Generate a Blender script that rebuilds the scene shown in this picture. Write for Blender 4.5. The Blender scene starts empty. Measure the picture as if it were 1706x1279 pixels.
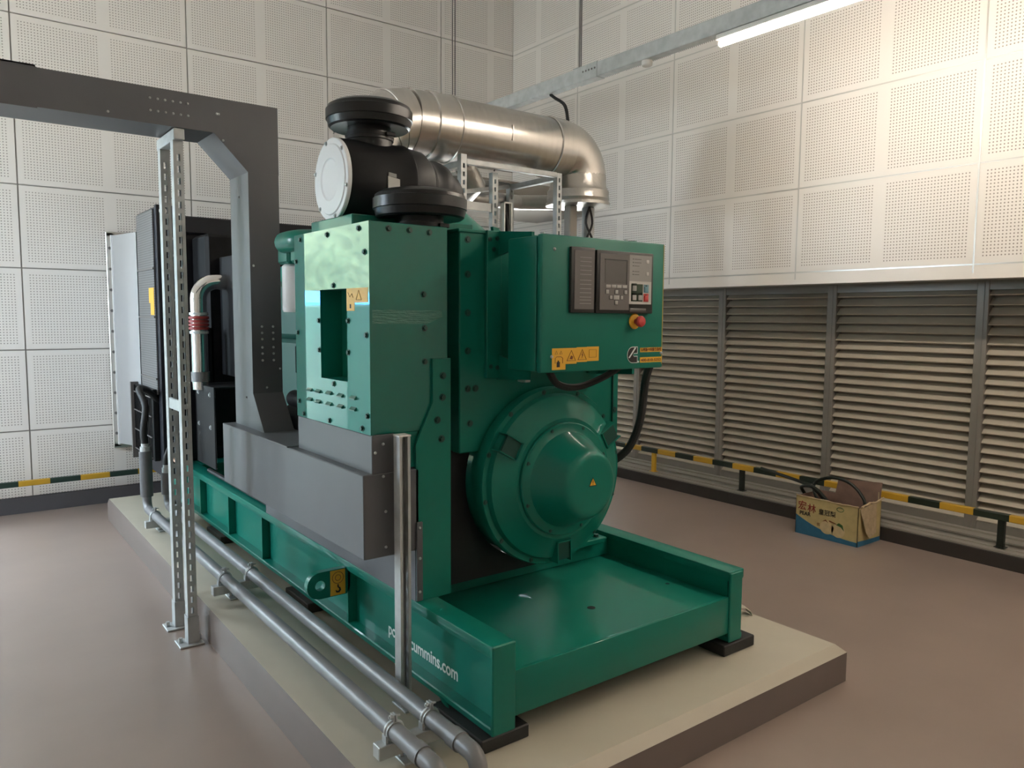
import bpy, bmesh, math, random
from mathutils import Vector, Matrix
random.seed(7)
S = bpy.context.scene
COL = S.collection

# ------------------------------------------------------------------ camera
CAM_H = 1.49
F_PX, YAW, PITCH, ROLL = 1278.74, 0.648068, -0.0886457, 0.0062504
cd = bpy.data.cameras.new('camera'); cam = bpy.data.objects.new('camera', cd); COL.objects.link(cam)
cd.sensor_fit = 'HORIZONTAL'; cd.sensor_width = 36.0; cd.lens = F_PX / 1706 * 36.0
cd.clip_start = 0.05; cd.clip_end = 200
_f = Vector((math.sin(YAW) * math.cos(PITCH), math.cos(YAW) * math.cos(PITCH), math.sin(PITCH)))
_r = _f.cross(Vector((0, 0, 1))).normalized(); _u = _r.cross(_f)
_r2 = _r * math.cos(ROLL) + _u * math.sin(ROLL); _u2 = -_r * math.sin(ROLL) + _u * math.cos(ROLL)
_m = Matrix((_r2, _u2, -_f)).transposed().to_4x4(); _m.translation = (0, 0, CAM_H)
cam.matrix_world = _m
S.camera = cam

# ------------------------------------------------------------------ world, daylight, exposure
SKY_STRENGTH = 13.0
TUBE_STRENGTH = 45.0
EXPOSURE = 1.13
w = bpy.data.worlds.new('world'); S.world = w; w.use_nodes = True
bg = w.node_tree.nodes['Background']; bg.inputs[0].default_value = (0.72, 0.87, 1.0, 1); bg.inputs[1].default_value = SKY_STRENGTH
sun = bpy.data.lights.new('sun', 'SUN'); sun.energy = 45.0; sun.angle = 0.01; sun.color = (1.0, 0.97, 0.92)
sun_o = bpy.data.objects.new('sun', sun); COL.objects.link(sun_o)          # from behind the building, lights the yard only
sun_o.rotation_euler = Vector((-0.15, 0.62, -0.77)).to_track_quat('-Z', 'Y').to_euler()
vs = S.view_settings; vs.view_transform = 'Standard'; vs.look = 'None'; vs.exposure = EXPOSURE; vs.gamma = 1.0
vs.use_curve_mapping = False
S.cycles.max_bounces = 8; S.cycles.diffuse_bounces = 5; S.cycles.glossy_bounces = 4
S.cycles.sample_clamp_indirect = 6.0; S.cycles.caustics_reflective = False; S.cycles.caustics_refractive = False
S.cycles.use_denoising = True

# room constants (metres; floor z = 0, camera above the origin)
XR, YB, XL, YF, ZC = 5.046, 6.682, -2.5, -3.0, 4.816
WIN = (5.0, 6.1, 1.3, 2.8)             # unseen left window added for daylight on the back wall: y range, z range
DOOR = (-1.75, -0.40, 2.42)           # doorway in the back wall: x0, x1, head

def portal(loc, rot, sx, sy, n):
    l = bpy.data.lights.new(n, 'AREA'); l.shape = 'RECTANGLE'; l.size = sx; l.size_y = sy
    l.energy = 1.0; l.cycles.is_portal = True
    o = bpy.data.objects.new(n, l); COL.objects.link(o); o.location = loc; o.rotation_euler = rot
portal(((DOOR[0]+DOOR[1])/2, YB+0.30, DOOR[2]/2), (math.radians(-90), 0, 0), DOOR[1]-DOOR[0], DOOR[2], 'door_daylight_portal')
portal((XL-0.28, (WIN[0]+WIN[1])/2, (WIN[2]+WIN[3])/2), (0, math.radians(-90), 0), WIN[3]-WIN[2], WIN[1]-WIN[0], 'window_daylight_portal')

# ------------------------------------------------------------------ materials
MATS = {}
def mat(n, col, rough=0.5, metal=0.0, coat=0.0, var=0.0, vscale=6.0, bump=0.0, bscale=40.0, emit=0.0, stretch=None, spec=0.5, coatr=0.08):
    m = bpy.data.materials.new(n); m.use_nodes = True; nt = m.node_tree; b = nt.nodes['Principled BSDF']
    c = (col[0], col[1], col[2], 1)
    b.inputs['Base Color'].default_value = c; b.inputs['Roughness'].default_value = rough
    b.inputs['Metallic'].default_value = metal; b.inputs['Coat Weight'].default_value = coat
    b.inputs['Coat Roughness'].default_value = coatr; b.inputs['Specular IOR Level'].default_value = spec
    if emit:
        b.inputs['Emission Color'].default_value = c; b.inputs['Emission Strength'].default_value = emit
    if var or bump:
        tc = nt.nodes.new('ShaderNodeTexCoord'); src = tc.outputs['Object']
        if stretch:
            mp = nt.nodes.new('ShaderNodeMapping'); mp.inputs['Scale'].default_value = stretch
            nt.links.new(src, mp.inputs[0]); src = mp.outputs[0]
    if var:
        nz = nt.nodes.new('ShaderNodeTexNoise'); nz.inputs['Scale'].default_value = vscale; nz.inputs['Detail'].default_value = 5
        nt.links.new(src, nz.inputs['Vector'])
        mr = nt.nodes.new('ShaderNodeMapRange'); mr.inputs[1].default_value = 0.3; mr.inputs[2].default_value = 0.7
        mr.inputs[3].default_value = 1 - var; mr.inputs[4].default_value = 1 + var
        nt.links.new(nz.outputs[0], mr.inputs[0])
        mx = nt.nodes.new('ShaderNodeVectorMath'); mx.operation = 'SCALE'; mx.inputs[0].default_value = c[:3]
        nt.links.new(mr.outputs[0], mx.inputs['Scale']); nt.links.new(mx.outputs[0], b.inputs['Base Color'])
    if bump:
        nb = nt.nodes.new('ShaderNodeTexNoise'); nb.inputs['Scale'].default_value = bscale; nb.inputs['Detail'].default_value = 3
        nt.links.new(src, nb.inputs['Vector'])
        bp = nt.nodes.new('ShaderNodeBump'); bp.inputs['Strength'].default_value = bump; bp.inputs['Distance'].default_value = 0.01
        nt.links.new(nb.outputs[0], bp.inputs['Height']); nt.links.new(bp.outputs[0], b.inputs['Normal'])
    MATS[n] = m
    return m

mat('green', (0.005, 0.165, 0.120), 0.38, spec=0.22, coat=0.30, var=0.06, vscale=2.0, bump=0.012, bscale=2.5, coatr=0.05)
mat('green_gloss', (0.005, 0.150, 0.112), 0.40, spec=0.12, coat=1.0, var=0.05, vscale=2.0, bump=0.03, bscale=2.2, coatr=0.015)
mat('green_satin', (0.006, 0.165, 0.120), 0.42, spec=0.35, var=0.05, vscale=2.0)
mat('green_dark', (0.004, 0.06, 0.045), 0.5)
mat('duct_grey', (0.105, 0.108, 0.118), 0.45, metal=0.0, var=0.07, vscale=3.0, bump=0.02, bscale=3.0)
mat('galv', (0.47, 0.49, 0.49), 0.48, metal=0.3, var=0.12, vscale=18)
mat('steel_pipe', (0.20, 0.20, 0.205), 0.42, metal=0.15, var=0.12, vscale=7)
mat('chrome', (0.75, 0.75, 0.74), 0.10, metal=1.0)
mat('stainless', (0.60, 0.575, 0.54), 0.27, metal=1.0, var=0.06, vscale=5, bump=0.05, bscale=5.0, stretch=(6, 1, 1))
mat('foil', (0.55, 0.53, 0.50), 0.32, metal=1.0, bump=0.6, bscale=22)
mat('navy', (0.014, 0.015, 0.022), 0.45, spec=0.35)
mat('black', (0.009, 0.0095, 0.011), 0.48, spec=0.3)
mat('black_gloss', (0.007, 0.0075, 0.009), 0.30, spec=0.4)
mat('rubber', (0.016, 0.016, 0.016), 0.6)
mat('wood_block', (0.045, 0.035, 0.028), 0.8, var=0.3, vscale=20)
mat('white_metal', (0.86, 0.87, 0.88), 0.35)
mat('white', (0.78, 0.77, 0.74), 0.5)
mat('floor', (0.30, 0.235, 0.20), 0.30, var=0.07, vscale=1.6, bump=0.05, bscale=7.0, spec=0.6)
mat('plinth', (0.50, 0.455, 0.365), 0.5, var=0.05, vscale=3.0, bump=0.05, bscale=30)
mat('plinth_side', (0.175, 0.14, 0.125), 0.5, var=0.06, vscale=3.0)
mat('wall_back', (0.40, 0.38, 0.36), 0.6)
mat('wall_plain', (0.80, 0.78, 0.75), 0.6, var=0.02)
mat('ceiling', (0.82, 0.80, 0.77), 0.7)
mat('trim_white', (0.86, 0.82, 0.77), 0.45)
mat('alu', (0.66, 0.64, 0.60), 0.3, metal=0.7)
mat('alu_frame', (0.27, 0.25, 0.225), 0.42, metal=0.3)
mat('slat', (0.57, 0.515, 0.42), 0.42, metal=0.2, var=0.05, vscale=3)
mat('louver_back', (0.34, 0.30, 0.25), 0.8)
mat('kerb', (0.042, 0.035, 0.032), 0.5, var=0.08, vscale=4)
mat('kerb_top', (0.33, 0.31, 0.27), 0.4, var=0.05, vscale=5)
mat('baseboard', (0.12, 0.12, 0.135), 0.4, var=0.05, vscale=4)
mat('yellow', (0.72, 0.42, 0.03), 0.45)
mat('yellow_label', (0.80, 0.44, 0.04), 0.45)
mat('ink', (0.012, 0.010, 0.010), 0.6)
mat('ink_brown', (0.20, 0.06, 0.02), 0.6)
mat('text_white', (0.75, 0.78, 0.76), 0.5)
mat('panel_grey', (0.14, 0.13, 0.125), 0.5)
mat('panel_light', (0.33, 0.325, 0.31), 0.5)
mat('panel_white', (0.58, 0.57, 0.54), 0.5)
mat('screen', (0.105, 0.10, 0.095), 0.15, coat=0.3)
mat('bezel', (0.018, 0.019, 0.018), 0.45)
mat('btn', (0.42, 0.42, 0.40), 0.5)
mat('btn_blue', (0.16, 0.33, 0.40), 0.5)
mat('btn_red', (0.52, 0.05, 0.045), 0.45)
mat('btn_green', (0.03, 0.06, 0.03), 0.5)
mat('tape', (0.035, 0.185, 0.14), 0.25, bump=0.4, bscale=30, stretch=(1, 1, 6))
mat('insul', (0.12, 0.12, 0.125), 0.6, var=0.1, vscale=20)
mat('red_hose', (0.30, 0.03, 0.03), 0.5)
mat('copper', (0.42, 0.26, 0.17), 0.4, metal=0.6)
mat('white_cable', (0.62, 0.62, 0.60), 0.5)
mat('engine_black', (0.008, 0.0085, 0.010), 0.55, spec=0.25, var=0.3, vscale=14)
mat('canvas', (0.36, 0.37, 0.375), 0.5, bump=0.15, bscale=6)
mat('cable_green', (0.010, 0.014, 0.009), 0.45)
mat('card_in', (0.27, 0.17, 0.13), 0.85, var=0.2, vscale=12)
mat('card_edge', (0.52, 0.40, 0.25), 0.85, var=0.15, vscale=30)
mat('card_blue', (0.035, 0.17, 0.30), 0.6, var=0.1, vscale=9)
mat('leaf_print', (0.04, 0.13, 0.03), 0.6)
mat('pear_print', (0.62, 0.50, 0.28), 0.6, var=0.1, vscale=30)
mat('ink_red', (0.26, 0.03, 0.02), 0.6)
mat('concrete_out', (0.55, 0.54, 0.50), 0.8, var=0.08, vscale=0.6)
mat("foliage", (0.055, 0.078, 0.042), 0.7, var=0.4, vscale=5)
mat('blue_sheet', (0.03, 0.17, 0.45), 0.5)
mat('strap', (0.48, 0.44, 0.36), 0.7)
mat('tube_light', (1.0, 0.88, 0.745), 0.4, emit=TUBE_STRENGTH)

def pattern_nodes(m):
    nt = m.node_tree; return nt, nt.nodes['Principled BSDF']
def mnode(nt, op, a, b=None, c=None):
    n = nt.nodes.new('ShaderNodeMath'); n.operation = op
    for i, v in enumerate((a, b, c)):
        if v is None: continue
        if hasattr(v, 'links') or hasattr(v, 'is_output'): nt.links.new(v, n.inputs[i])
        else: n.inputs[i].default_value = v
    return n.outputs[0]
def panel_mat(n, col, hole, pitch=0.02):
    """perforated acoustic board: two fields of round holes per 1.2 x 0.6 m sheet (UV in metres)"""
    m = mat(n, col, 0.55); nt, b = pattern_nodes(m)
    uv = nt.nodes.new('ShaderNodeUVMap'); sp = nt.nodes.new('ShaderNodeSeparateXYZ'); nt.links.new(uv.outputs[0], sp.inputs[0])
    u, v = sp.outputs[0], sp.outputs[1]
    uf = mnode(nt, 'MODULO', u, 0.6)
    fu = mnode(nt, 'SUBTRACT', mnode(nt, 'FRACT', mnode(nt, 'DIVIDE', mnode(nt, 'ADD', uf, 0.0), pitch)), 0.5)
    fv = mnode(nt, 'SUBTRACT', mnode(nt, 'FRACT', mnode(nt, 'DIVIDE', v, pitch)), 0.5)
    d = mnode(nt, 'SQRT', mnode(nt, 'ADD', mnode(nt, 'MULTIPLY', fu, fu), mnode(nt, 'MULTIPLY', fv, fv)))
    inside = mnode(nt, 'LESS_THAN', d, 0.215)
    au = mnode(nt, 'LESS_THAN', mnode(nt, 'ABSOLUTE', mnode(nt, 'SUBTRACT', uf, 0.3)), 0.26)
    av = mnode(nt, 'LESS_THAN', mnode(nt, 'ABSOLUTE', mnode(nt, 'SUBTRACT', v, 0.3)), 0.26)
    k = mnode(nt, 'MULTIPLY', mnode(nt, 'MULTIPLY', inside, au), av)
    mx = nt.nodes.new('ShaderNodeMix'); mx.data_type = 'RGBA'
    mx.inputs[6].default_value = (*col, 1); mx.inputs[7].default_value = (*hole, 1)
    nt.links.new(k, mx.inputs[0]); nt.links.new(mx.outputs[2], b.inputs['Base Color'])
    return m
panel_mat('panel_right', (0.87, 0.83, 0.78), (0.33, 0.29, 0.255))
panel_mat('panel_back', (0.90, 0.87, 0.83), (0.40, 0.37, 0.34))

def stripe_mat(n, axis, ca, cb, period, phase=0.0):
    m = mat(n, ca, 0.42); nt, b = pattern_nodes(m)
    tc = nt.nodes.new('ShaderNodeTexCoord'); sp = nt.nodes.new('ShaderNodeSeparateXYZ'); nt.links.new(tc.outputs['Object'], sp.inputs[0])
    t = mnode(nt, 'FRACT', mnode(nt, 'ADD', mnode(nt, 'DIVIDE', sp.outputs[axis], period), phase))
    k = mnode(nt, 'GREATER_THAN', t, 0.5)
    mx = nt.nodes.new('ShaderNodeMix'); mx.data_type = 'RGBA'; mx.inputs[6].default_value = (*ca, 1); mx.inputs[7].default_value = (*cb, 1)
    nt.links.new(k, mx.inputs[0]); nt.links.new(mx.outputs[2], b.inputs['Base Color'])
    return m
stripe_mat('guard_y', 1, (0.62, 0.36, 0.03), (0.012, 0.022, 0.012), 0.4, 0.0)
stripe_mat('guard_x', 0, (0.62, 0.36, 0.03), (0.02, 0.05, 0.04), 0.4, 0.1)

def mesh_mat(n, col, dark, pitch):
    """woven / expanded guard mesh"""
    m = mat(n, col, 0.5); nt, b = pattern_nodes(m)
    tc = nt.nodes.new('ShaderNodeTexCoord'); sp = nt.nodes.new('ShaderNodeSeparateXYZ'); nt.links.new(tc.outputs['Object'], sp.inputs[0])
    fy = mnode(nt, 'GREATER_THAN', mnode(nt, 'FRACT', mnode(nt, 'DIVIDE', sp.outputs[1], pitch)), 0.45)
    fz = mnode(nt, 'GREATER_THAN', mnode(nt, 'FRACT', mnode(nt, 'DIVIDE', sp.outputs[2], pitch)), 0.45)
    k = mnode(nt, 'MULTIPLY', fy, fz)
    mx = nt.nodes.new('ShaderNodeMix'); mx.data_type = 'RGBA'; mx.inputs[6].default_value = (*col, 1); mx.inputs[7].default_value = (*dark, 1)
    nt.links.new(k, mx.inputs[0]); nt.links.new(mx.outputs[2], b.inputs['Base Color'])
mesh_mat('guard_mesh', (0.17, 0.17, 0.17), (0.05, 0.05, 0.052), 0.016)

# printed carton side: cream upper part, blue swoosh below (UV in metres, origin at the lower left)
def carton_mat(n, w_):
    m = mat(n, (0.56, 0.46, 0.22), 0.75); nt, b = pattern_nodes(m)
    uv = nt.nodes.new('ShaderNodeUVMap'); sp = nt.nodes.new('ShaderNodeSeparateXYZ'); nt.links.new(uv.outputs[0], sp.inputs[0])
    u, v = sp.outputs[0], sp.outputs[1]
    t = mnode(nt, 'MAXIMUM', mnode(nt, 'SUBTRACT', 1.0, mnode(nt, 'DIVIDE', u, w_)), 0.0)
    edge = mnode(nt, 'ADD', 0.030, mnode(nt, 'MULTIPLY', 0.105, mnode(nt, 'POWER', t, 2.2)))
    k = mnode(nt, 'LESS_THAN', v, edge)
    nz = nt.nodes.new('ShaderNodeTexNoise'); nz.inputs['Scale'].default_value = 25
    nt.links.new(uv.outputs[0], nz.inputs['Vector'])
    mr = nt.nodes.new('ShaderNodeMapRange'); mr.inputs[3].default_value = 0.8; mr.inputs[4].default_value = 1.15
    nt.links.new(nz.outputs[0], mr.inputs[0])
    mx = nt.nodes.new('ShaderNodeMix'); mx.data_type = 'RGBA'; mx.inputs[6].default_value = (0.56, 0.45, 0.21, 1); mx.inputs[7].default_value = (0.035, 0.17, 0.30, 1)
    nt.links.new(k, mx.inputs[0])
    vm = nt.nodes.new('ShaderNodeVectorMath'); vm.operation = 'SCALE'; nt.links.new(mx.outputs[2], vm.inputs[0]); nt.links.new(mr.outputs[0], vm.inputs['Scale'])
    nt.links.new(vm.outputs[0], b.inputs['Base Color'])
carton_mat('carton_front', 0.45)
carton_mat('carton_side', 0.9)

# ------------------------------------------------------------------ mesh helpers
class MB:
    def __init__(s): s.v = []; s.f = []; s.uv = None
    def add(s, vs_, fs_):
        o = len(s.v); s.v += [tuple(x) for x in vs_]; s.f += [tuple(i + o for i in f) for f in fs_]; return s
    def box(s, x0, y0, z0, x1, y1, z1):
        if x1 < x0: x0, x1 = x1, x0
        if y1 < y0: y0, y1 = y1, y0
        if z1 < z0: z0, z1 = z1, z0
        return s.add([(x0,y0,z0),(x1,y0,z0),(x1,y1,z0),(x0,y1,z0),(x0,y0,z1),(x1,y0,z1),(x1,y1,z1),(x0,y1,z1)],
                     [(3,2,1,0),(4,5,6,7),(0,1,5,4),(1,2,6,5),(2,3,7,6),(3,0,4,7)])
    def bbox(s, x0, y0, z0, x1, y1, z1, b=0.004, seg=1):
        bm = bmesh.new()
        m = Matrix.Translation(((x0+x1)/2, (y0+y1)/2, (z0+z1)/2)) @ Matrix.Diagonal((abs(x1-x0), abs(y1-y0), abs(z1-z0), 1))
        bmesh.ops.create_cube(bm, size=1.0, matrix=m)
        bmesh.ops.bevel(bm, geom=bm.edges[:], offset=b, segments=seg, affect='EDGES', profile=0.5)
        return s.bm(bm)
    def bm(s, bm):
        bm.verts.index_update()
        s.add([v.co[:] for v in bm.verts], [[v.index for v in f.verts] for f in bm.faces]); bm.free(); return s
    def cyl(s, p0, p1, r0, r1=None, n=20, caps=True):
        r1 = r0 if r1 is None else r1
        p0, p1 = Vector(p0), Vector(p1); d = (p1 - p0).normalized()
        a = d.orthogonal().normalized(); b = d.cross(a)
        vs_ = []
        for p, r in ((p0, r0), (p1, r1)):
            for i in range(n):
                t = 2 * math.pi * i / n; vs_.append(p + a * (r * math.cos(t)) + b * (r * math.sin(t)))
        fs = [(i, (i+1) % n, n + (i+1) % n, n + i) for i in range(n)]
        if caps: fs += [tuple(range(n))[::-1], tuple(range(n, 2*n))]
        return s.add(vs_, fs)
    def tube(s, pts, r, n=12, caps=True):
        pts = [Vector(p) for p in pts]; rings = []; a = None
        rr = r if isinstance(r, (list, tuple)) else [r] * len(pts)
        for i, p in enumerate(pts):
            d = (pts[min(i+1, len(pts)-1)] - pts[max(i-1, 0)]).normalized()
            if a is None: a = d.orthogonal().normalized()
            a = (a - d * a.dot(d)).normalized(); b = d.cross(a)
            rings.append([p + a * (rr[i] * math.cos(2*math.pi*k/n)) + b * (rr[i] * math.sin(2*math.pi*k/n)) for k in range(n)])
        fs = []
        for i in range(len(pts) - 1):
            for k in range(n):
                fs.append((i*n+k, i*n+(k+1) % n, (i+1)*n+(k+1) % n, (i+1)*n+k))
        if caps: fs += [tuple(range(n))[::-1], tuple(range((len(pts)-1)*n, len(pts)*n))]
        return s.add([v for rg in rings for v in rg], fs)
    def lathe(s, prof, c, axis, n=48):
        """prof: (t along axis, radius)"""
        ax = {'x': Vector((1,0,0)), 'y': Vector((0,1,0)), 'z': Vector((0,0,1))}[axis]
        a = {'x': Vector((0,1,0)), 'y': Vector((0,0,1)), 'z': Vector((1,0,0))}[axis]; b = ax.cross(a)
        c = Vector(c); vs_ = []
        for t, r in prof:
            for k in range(n):
                q = 2*math.pi*k/n; vs_.append(c + ax*t + a*(max(r, 1e-5)*math.cos(q)) + b*(max(r, 1e-5)*math.sin(q)))
        fs = [(i*n+k, i*n+(k+1) % n, (i+1)*n+(k+1) % n, (i+1)*n+k) for i in range(len(prof)-1) for k in range(n)]
        return s.add(vs_, fs)
    def prism(s, poly, axis, t0, t1):
        """poly of 2D points; axis x: (y,z), y: (x,z), z: (x,y)"""
        def P(p, t): return {'x': (t, p[0], p[1]), 'y': (p[0], t, p[1]), 'z': (p[0], p[1], t)}[axis]
        n = len(poly)
        return s.add([P(p, t0) for p in poly] + [P(p, t1) for p in poly],
                     [tuple(range(n)), tuple(range(n, 2*n))[::-1]] + [(i, n+i, n+(i+1) % n, (i+1) % n) for i in range(n)])
    def channel(s, M_, L, wd=0.041, dp=0.041, t=0.003, pitch=0.05, slot=(0.014, 0.028), first=0.03):
        """slotted strut: length along local Z from 0 to L, slotted web at local y=0 facing -Y, flanges towards +Y with lips"""
        q = MB(); h = wd/2; sw = slot[0]/2
        q.box(-h, 0, 0, -sw, t, L); q.box(sw, 0, 0, h, t, L)
        z = first; prev = 0.0
        while z + slot[1] < L - 0.01:
            q.box(-sw, 0.0002, prev, sw, t, z); prev = z + slot[1]; z += pitch
        q.box(-sw, 0.0002, prev, sw, t, L)
        q.box(-h, t, 0, -h+t, dp, L); q.box(h-t, t, 0, h, dp, L)
        q.box(-h+t, dp-t, 0, -h+0.010, dp, L); q.box(h-0.010, dp-t, 0, h-t, dp, L)
        return s.add([M_ @ Vector(v) for v in q.v], q.f)
    def moved(s, M_):
        s.v = [tuple(M_ @ Vector(v)) for v in s.v]; return s

def mesh_of(name, mb, m, off=(0, 0, 0), smooth=True, ang=0.55):
    me = bpy.data.meshes.new(name)
    ox, oy, oz = off
    me.from_pydata([(x-ox, y-oy, z-oz) for x, y, z in mb.v], [], mb.f)
    bm = bmesh.new(); bm.from_mesh(me); bmesh.ops.recalc_face_normals(bm, faces=bm.faces[:]); bm.to_mesh(me); bm.free()
    if m: me.materials.append(MATS[m])
    if smooth:
        me.polygons.foreach_set('use_smooth', [True] * len(me.polygons)); me.set_sharp_from_angle(angle=ang)
    me.update()
    return me
def wloc(o):
    p = Vector((0, 0, 0))
    while o is not None: p += o.location; o = o.parent
    return p
def link(name, me, parent=None, at=(0, 0, 0), rot=None):
    o = bpy.data.objects.new(name, me); COL.objects.link(o)
    o.location = Vector(at) - (wloc(parent) if parent else Vector((0, 0, 0)))
    if parent: o.parent = parent
    if rot: o.rotation_euler = rot
    return o
def part(name, mb, m, parent, label=None, kind=None, ang=0.55):
    off = wloc(parent)
    o = link(name, mesh_of(name, mb, m, off, ang=ang), parent, off)
    if label: o['label'] = label
    if kind: o['kind'] = kind
    return o
def thing(name, label, cat, loc, group=None):
    o = bpy.data.objects.new(name, None); COL.objects.link(o); o.location = loc; o.empty_display_size = 0.1
    o['label'] = label; o['category'] = cat
    if group: o['group'] = group
    return o
def solo(name, mb, m, label, cat, group=None, origin=None):
    xs = [v for v in mb.v]
    if origin is None:
        origin = (sum(v[0] for v in xs)/len(xs), sum(v[1] for v in xs)/len(xs), min(v[2] for v in xs))
    o = link(name, mesh_of(name, mb, m, origin), None, origin); o['label'] = label; o['category'] = cat
    if group: o['group'] = group
    return o
def struct(name, mb, m, parent=None):
    o = part(name, mb, m, parent) if parent else link(name, mesh_of(name, mb, m), None)
    o['kind'] = 'structure'
    return o
def arc(c, r, a0, a1, n, plane):
    out = []
    for i in range(n+1):
        t = math.radians(a0 + (a1-a0)*i/n); u, v = r*math.cos(t), r*math.sin(t)
        out.append({'xz': (c[0]+u, c[1], c[2]+v), 'yz': (c[0], c[1]+u, c[2]+v), 'xy': (c[0]+u, c[1]+v, c[2])}[plane])
    return out
def spline(pts, n=8):
    P = [Vector(p) for p in pts]; out = []
    for i in range(len(P)-1):
        p0, p1, p2, p3 = P[max(i-1, 0)], P[i], P[i+1], P[min(i+2, len(P)-1)]
        for k in range(n):
            t = k/n
            out.append(0.5*((2*p1)+(p2-p0)*t+(2*p0-5*p1+4*p2-p3)*t*t+(3*p1-p0-3*p2+p3)*t**3))
    out.append(P[-1]); return out
def text_mesh(s_, size, m, bold=0.0, align='LEFT', ext=0.0004):
    c = bpy.data.curves.new('lettering', 'FONT'); c.body = s_; c.size = size; c.offset = bold; c.extrude = ext; c.align_x = align
    o = bpy.data.objects.new('lettering', c); COL.objects.link(o)
    me = bpy.data.meshes.new_from_object(o.evaluated_get(bpy.context.evaluated_depsgraph_get()))
    bpy.data.objects.remove(o); me.materials.clear(); me.materials.append(MATS[m]); return me
ROT_F = (math.pi/2, 0, 0)                     # lettering on a face that looks towards -Y (reads along +X)
ROT_L = (math.pi/2, 0, -math.pi/2)            # lettering on a face that looks towards -X (reads along -Y)
HEX = {}
def bolt_mesh(m, r=0.009, h=0.006, kind='hex'):
    k = (m, r, h, kind)
    if k not in HEX:
        q = MB()
        if kind == 'hex':
            q.lathe([(0, r*1.45), (-0.0015, r*1.45), (-0.0015, r)], (0,0,0), 'y', 12)
            q.cyl((0, -0.0015, 0), (0, -h, 0), r, n=6)
        else:
            q.lathe([(0, r), (-h*0.5, r*0.85), (-h, r*0.45), (-h, 0)], (0,0,0), 'y', 10)
        HEX[k] = mesh_of('bolt', q, m)
    return HEX[k]
def bolt(parent, at, face='F', m='green_dark', r=0.009, h=0.006, kind='hex', name='bolt'):
    rot = {'F': None, 'L': (0, 0, -math.pi/2), 'T': (-math.pi/2, 0, 0)}[face]
    return link(name, bolt_mesh(m, r, h, kind), parent, at, rot)

# ------------------------------------------------------------------ room shell
struct('floor', MB().box(XL-0.3, YF-0.3, -0.1, XR+0.6, YB+0.3, 0.0), 'floor')
struct('ceiling', MB().box(XL-0.3, YF-0.3, ZC, XR+0.6, YB+0.3, ZC+0.1), 'ceiling')
struct('wall_front', MB().box(XL-0.3, YF-0.3, 0, XR+0.6, YF, ZC), 'wall_plain')
struct('wall_left', MB().box(XL-0.25, YF, 0, XL, WIN[0], ZC).box(XL-0.25, WIN[1], 0, XL, YB+0.25, ZC).box(XL-0.25, WIN[0], 0, XL, WIN[1], WIN[2]).box(XL-0.25, WIN[0], WIN[3], XL, WIN[1], ZC), 'wall_plain')
q = MB(); yb = YB + 0.014                      # back wall body with the doorway
q.box(XL, yb, 0, DOOR[0], YB+0.25, ZC); q.box(DOOR[1], yb, 0, XR+0.6, YB+0.25, ZC); q.box(DOOR[0], yb, DOOR[2], DOOR[1], YB+0.25, ZC)
wall_back = struct('wall_back', q, 'wall_back')
q = MB().box(XR+0.014, YF, 1.735, XR+0.55, YB+0.014, ZC)
wall_right = struct('wall_right', q, 'wall_back')

PANELS = {}
def panel(parent, axis, a0, a1, z0, z1, u0, v0, m):
    """one acoustic sheet 14 mm thick, proud of the wall body; UV in metres from the sheet's grid corner"""
    wd, ht = a1-a0, z1-z0
    key = (axis, round(wd, 3), round(ht, 3), round(u0, 3), round(v0, 3))
    if key not in PANELS:
        bm = bmesh.new(); bev = 0.003
        bmesh.ops.create_cube(bm, size=1.0, matrix=(Matrix.Translation((wd/2, 0.007, ht/2)) @ Matrix.Diagonal((wd, 0.014, ht, 1))))
        uvl = bm.loops.layers.uv.new('UVMap')
        for f in bm.faces:
            for l in f.loops: l[uvl].uv = (l.vert.co.x + u0, l.vert.co.z + v0)
        if axis == 'r': bmesh.ops.rotate(bm, verts=bm.verts[:], cent=(0,0,0), matrix=Matrix.Rotation(-math.pi/2, 3, 'Z'))
        me = bpy.data.meshes.new('acoustic_panel'); bm.to_mesh(me); bm.free(); me.materials.append(MATS[m]); PANELS[key] = me
    return link('acoustic_panel', PANELS[key], parent, (a0, YB, z0) if axis == 'b' else (XR, a1, z0))
G_ = 0.005
Z0P = 1.816
# right wall sheets: seams every 1.2 m
seams = [YB] + [5.655 - 1.2*i for i in range(8)]
for i in range(len(seams)-1):
    hi, lo = seams[i], max(seams[i+1], YF)
    for k in range(5):
        panel(wall_right, 'r', lo+G_, hi-(0 if i == 0 else G_), Z0P+0.6*k+G_, Z0P+0.6*(k+1)-G_, (0.173 if i == 0 else 0.005), G_, 'panel_right')
q = MB().box(XR, YF, 1.73, XR+0.014, YB, Z0P-G_); part('trim_strip', q, 'trim_white', wall_right)
for i in range(1, len(seams)):                 # slim aluminium joint strips
    if seams[i] > YF: part('joint_strip', MB().box(XR-0.0015, seams[i]-0.0045, 1.765, XR+0.015, seams[i]+0.0045, ZC), 'alu', wall_right)
for k in range(5):
    part('joint_strip', MB().box(XR-0.0008, YF, Z0P+0.6*k-0.0045, XR+0.015, YB, Z0P+0.6*k+0.0045), 'alu', wall_right)
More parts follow.
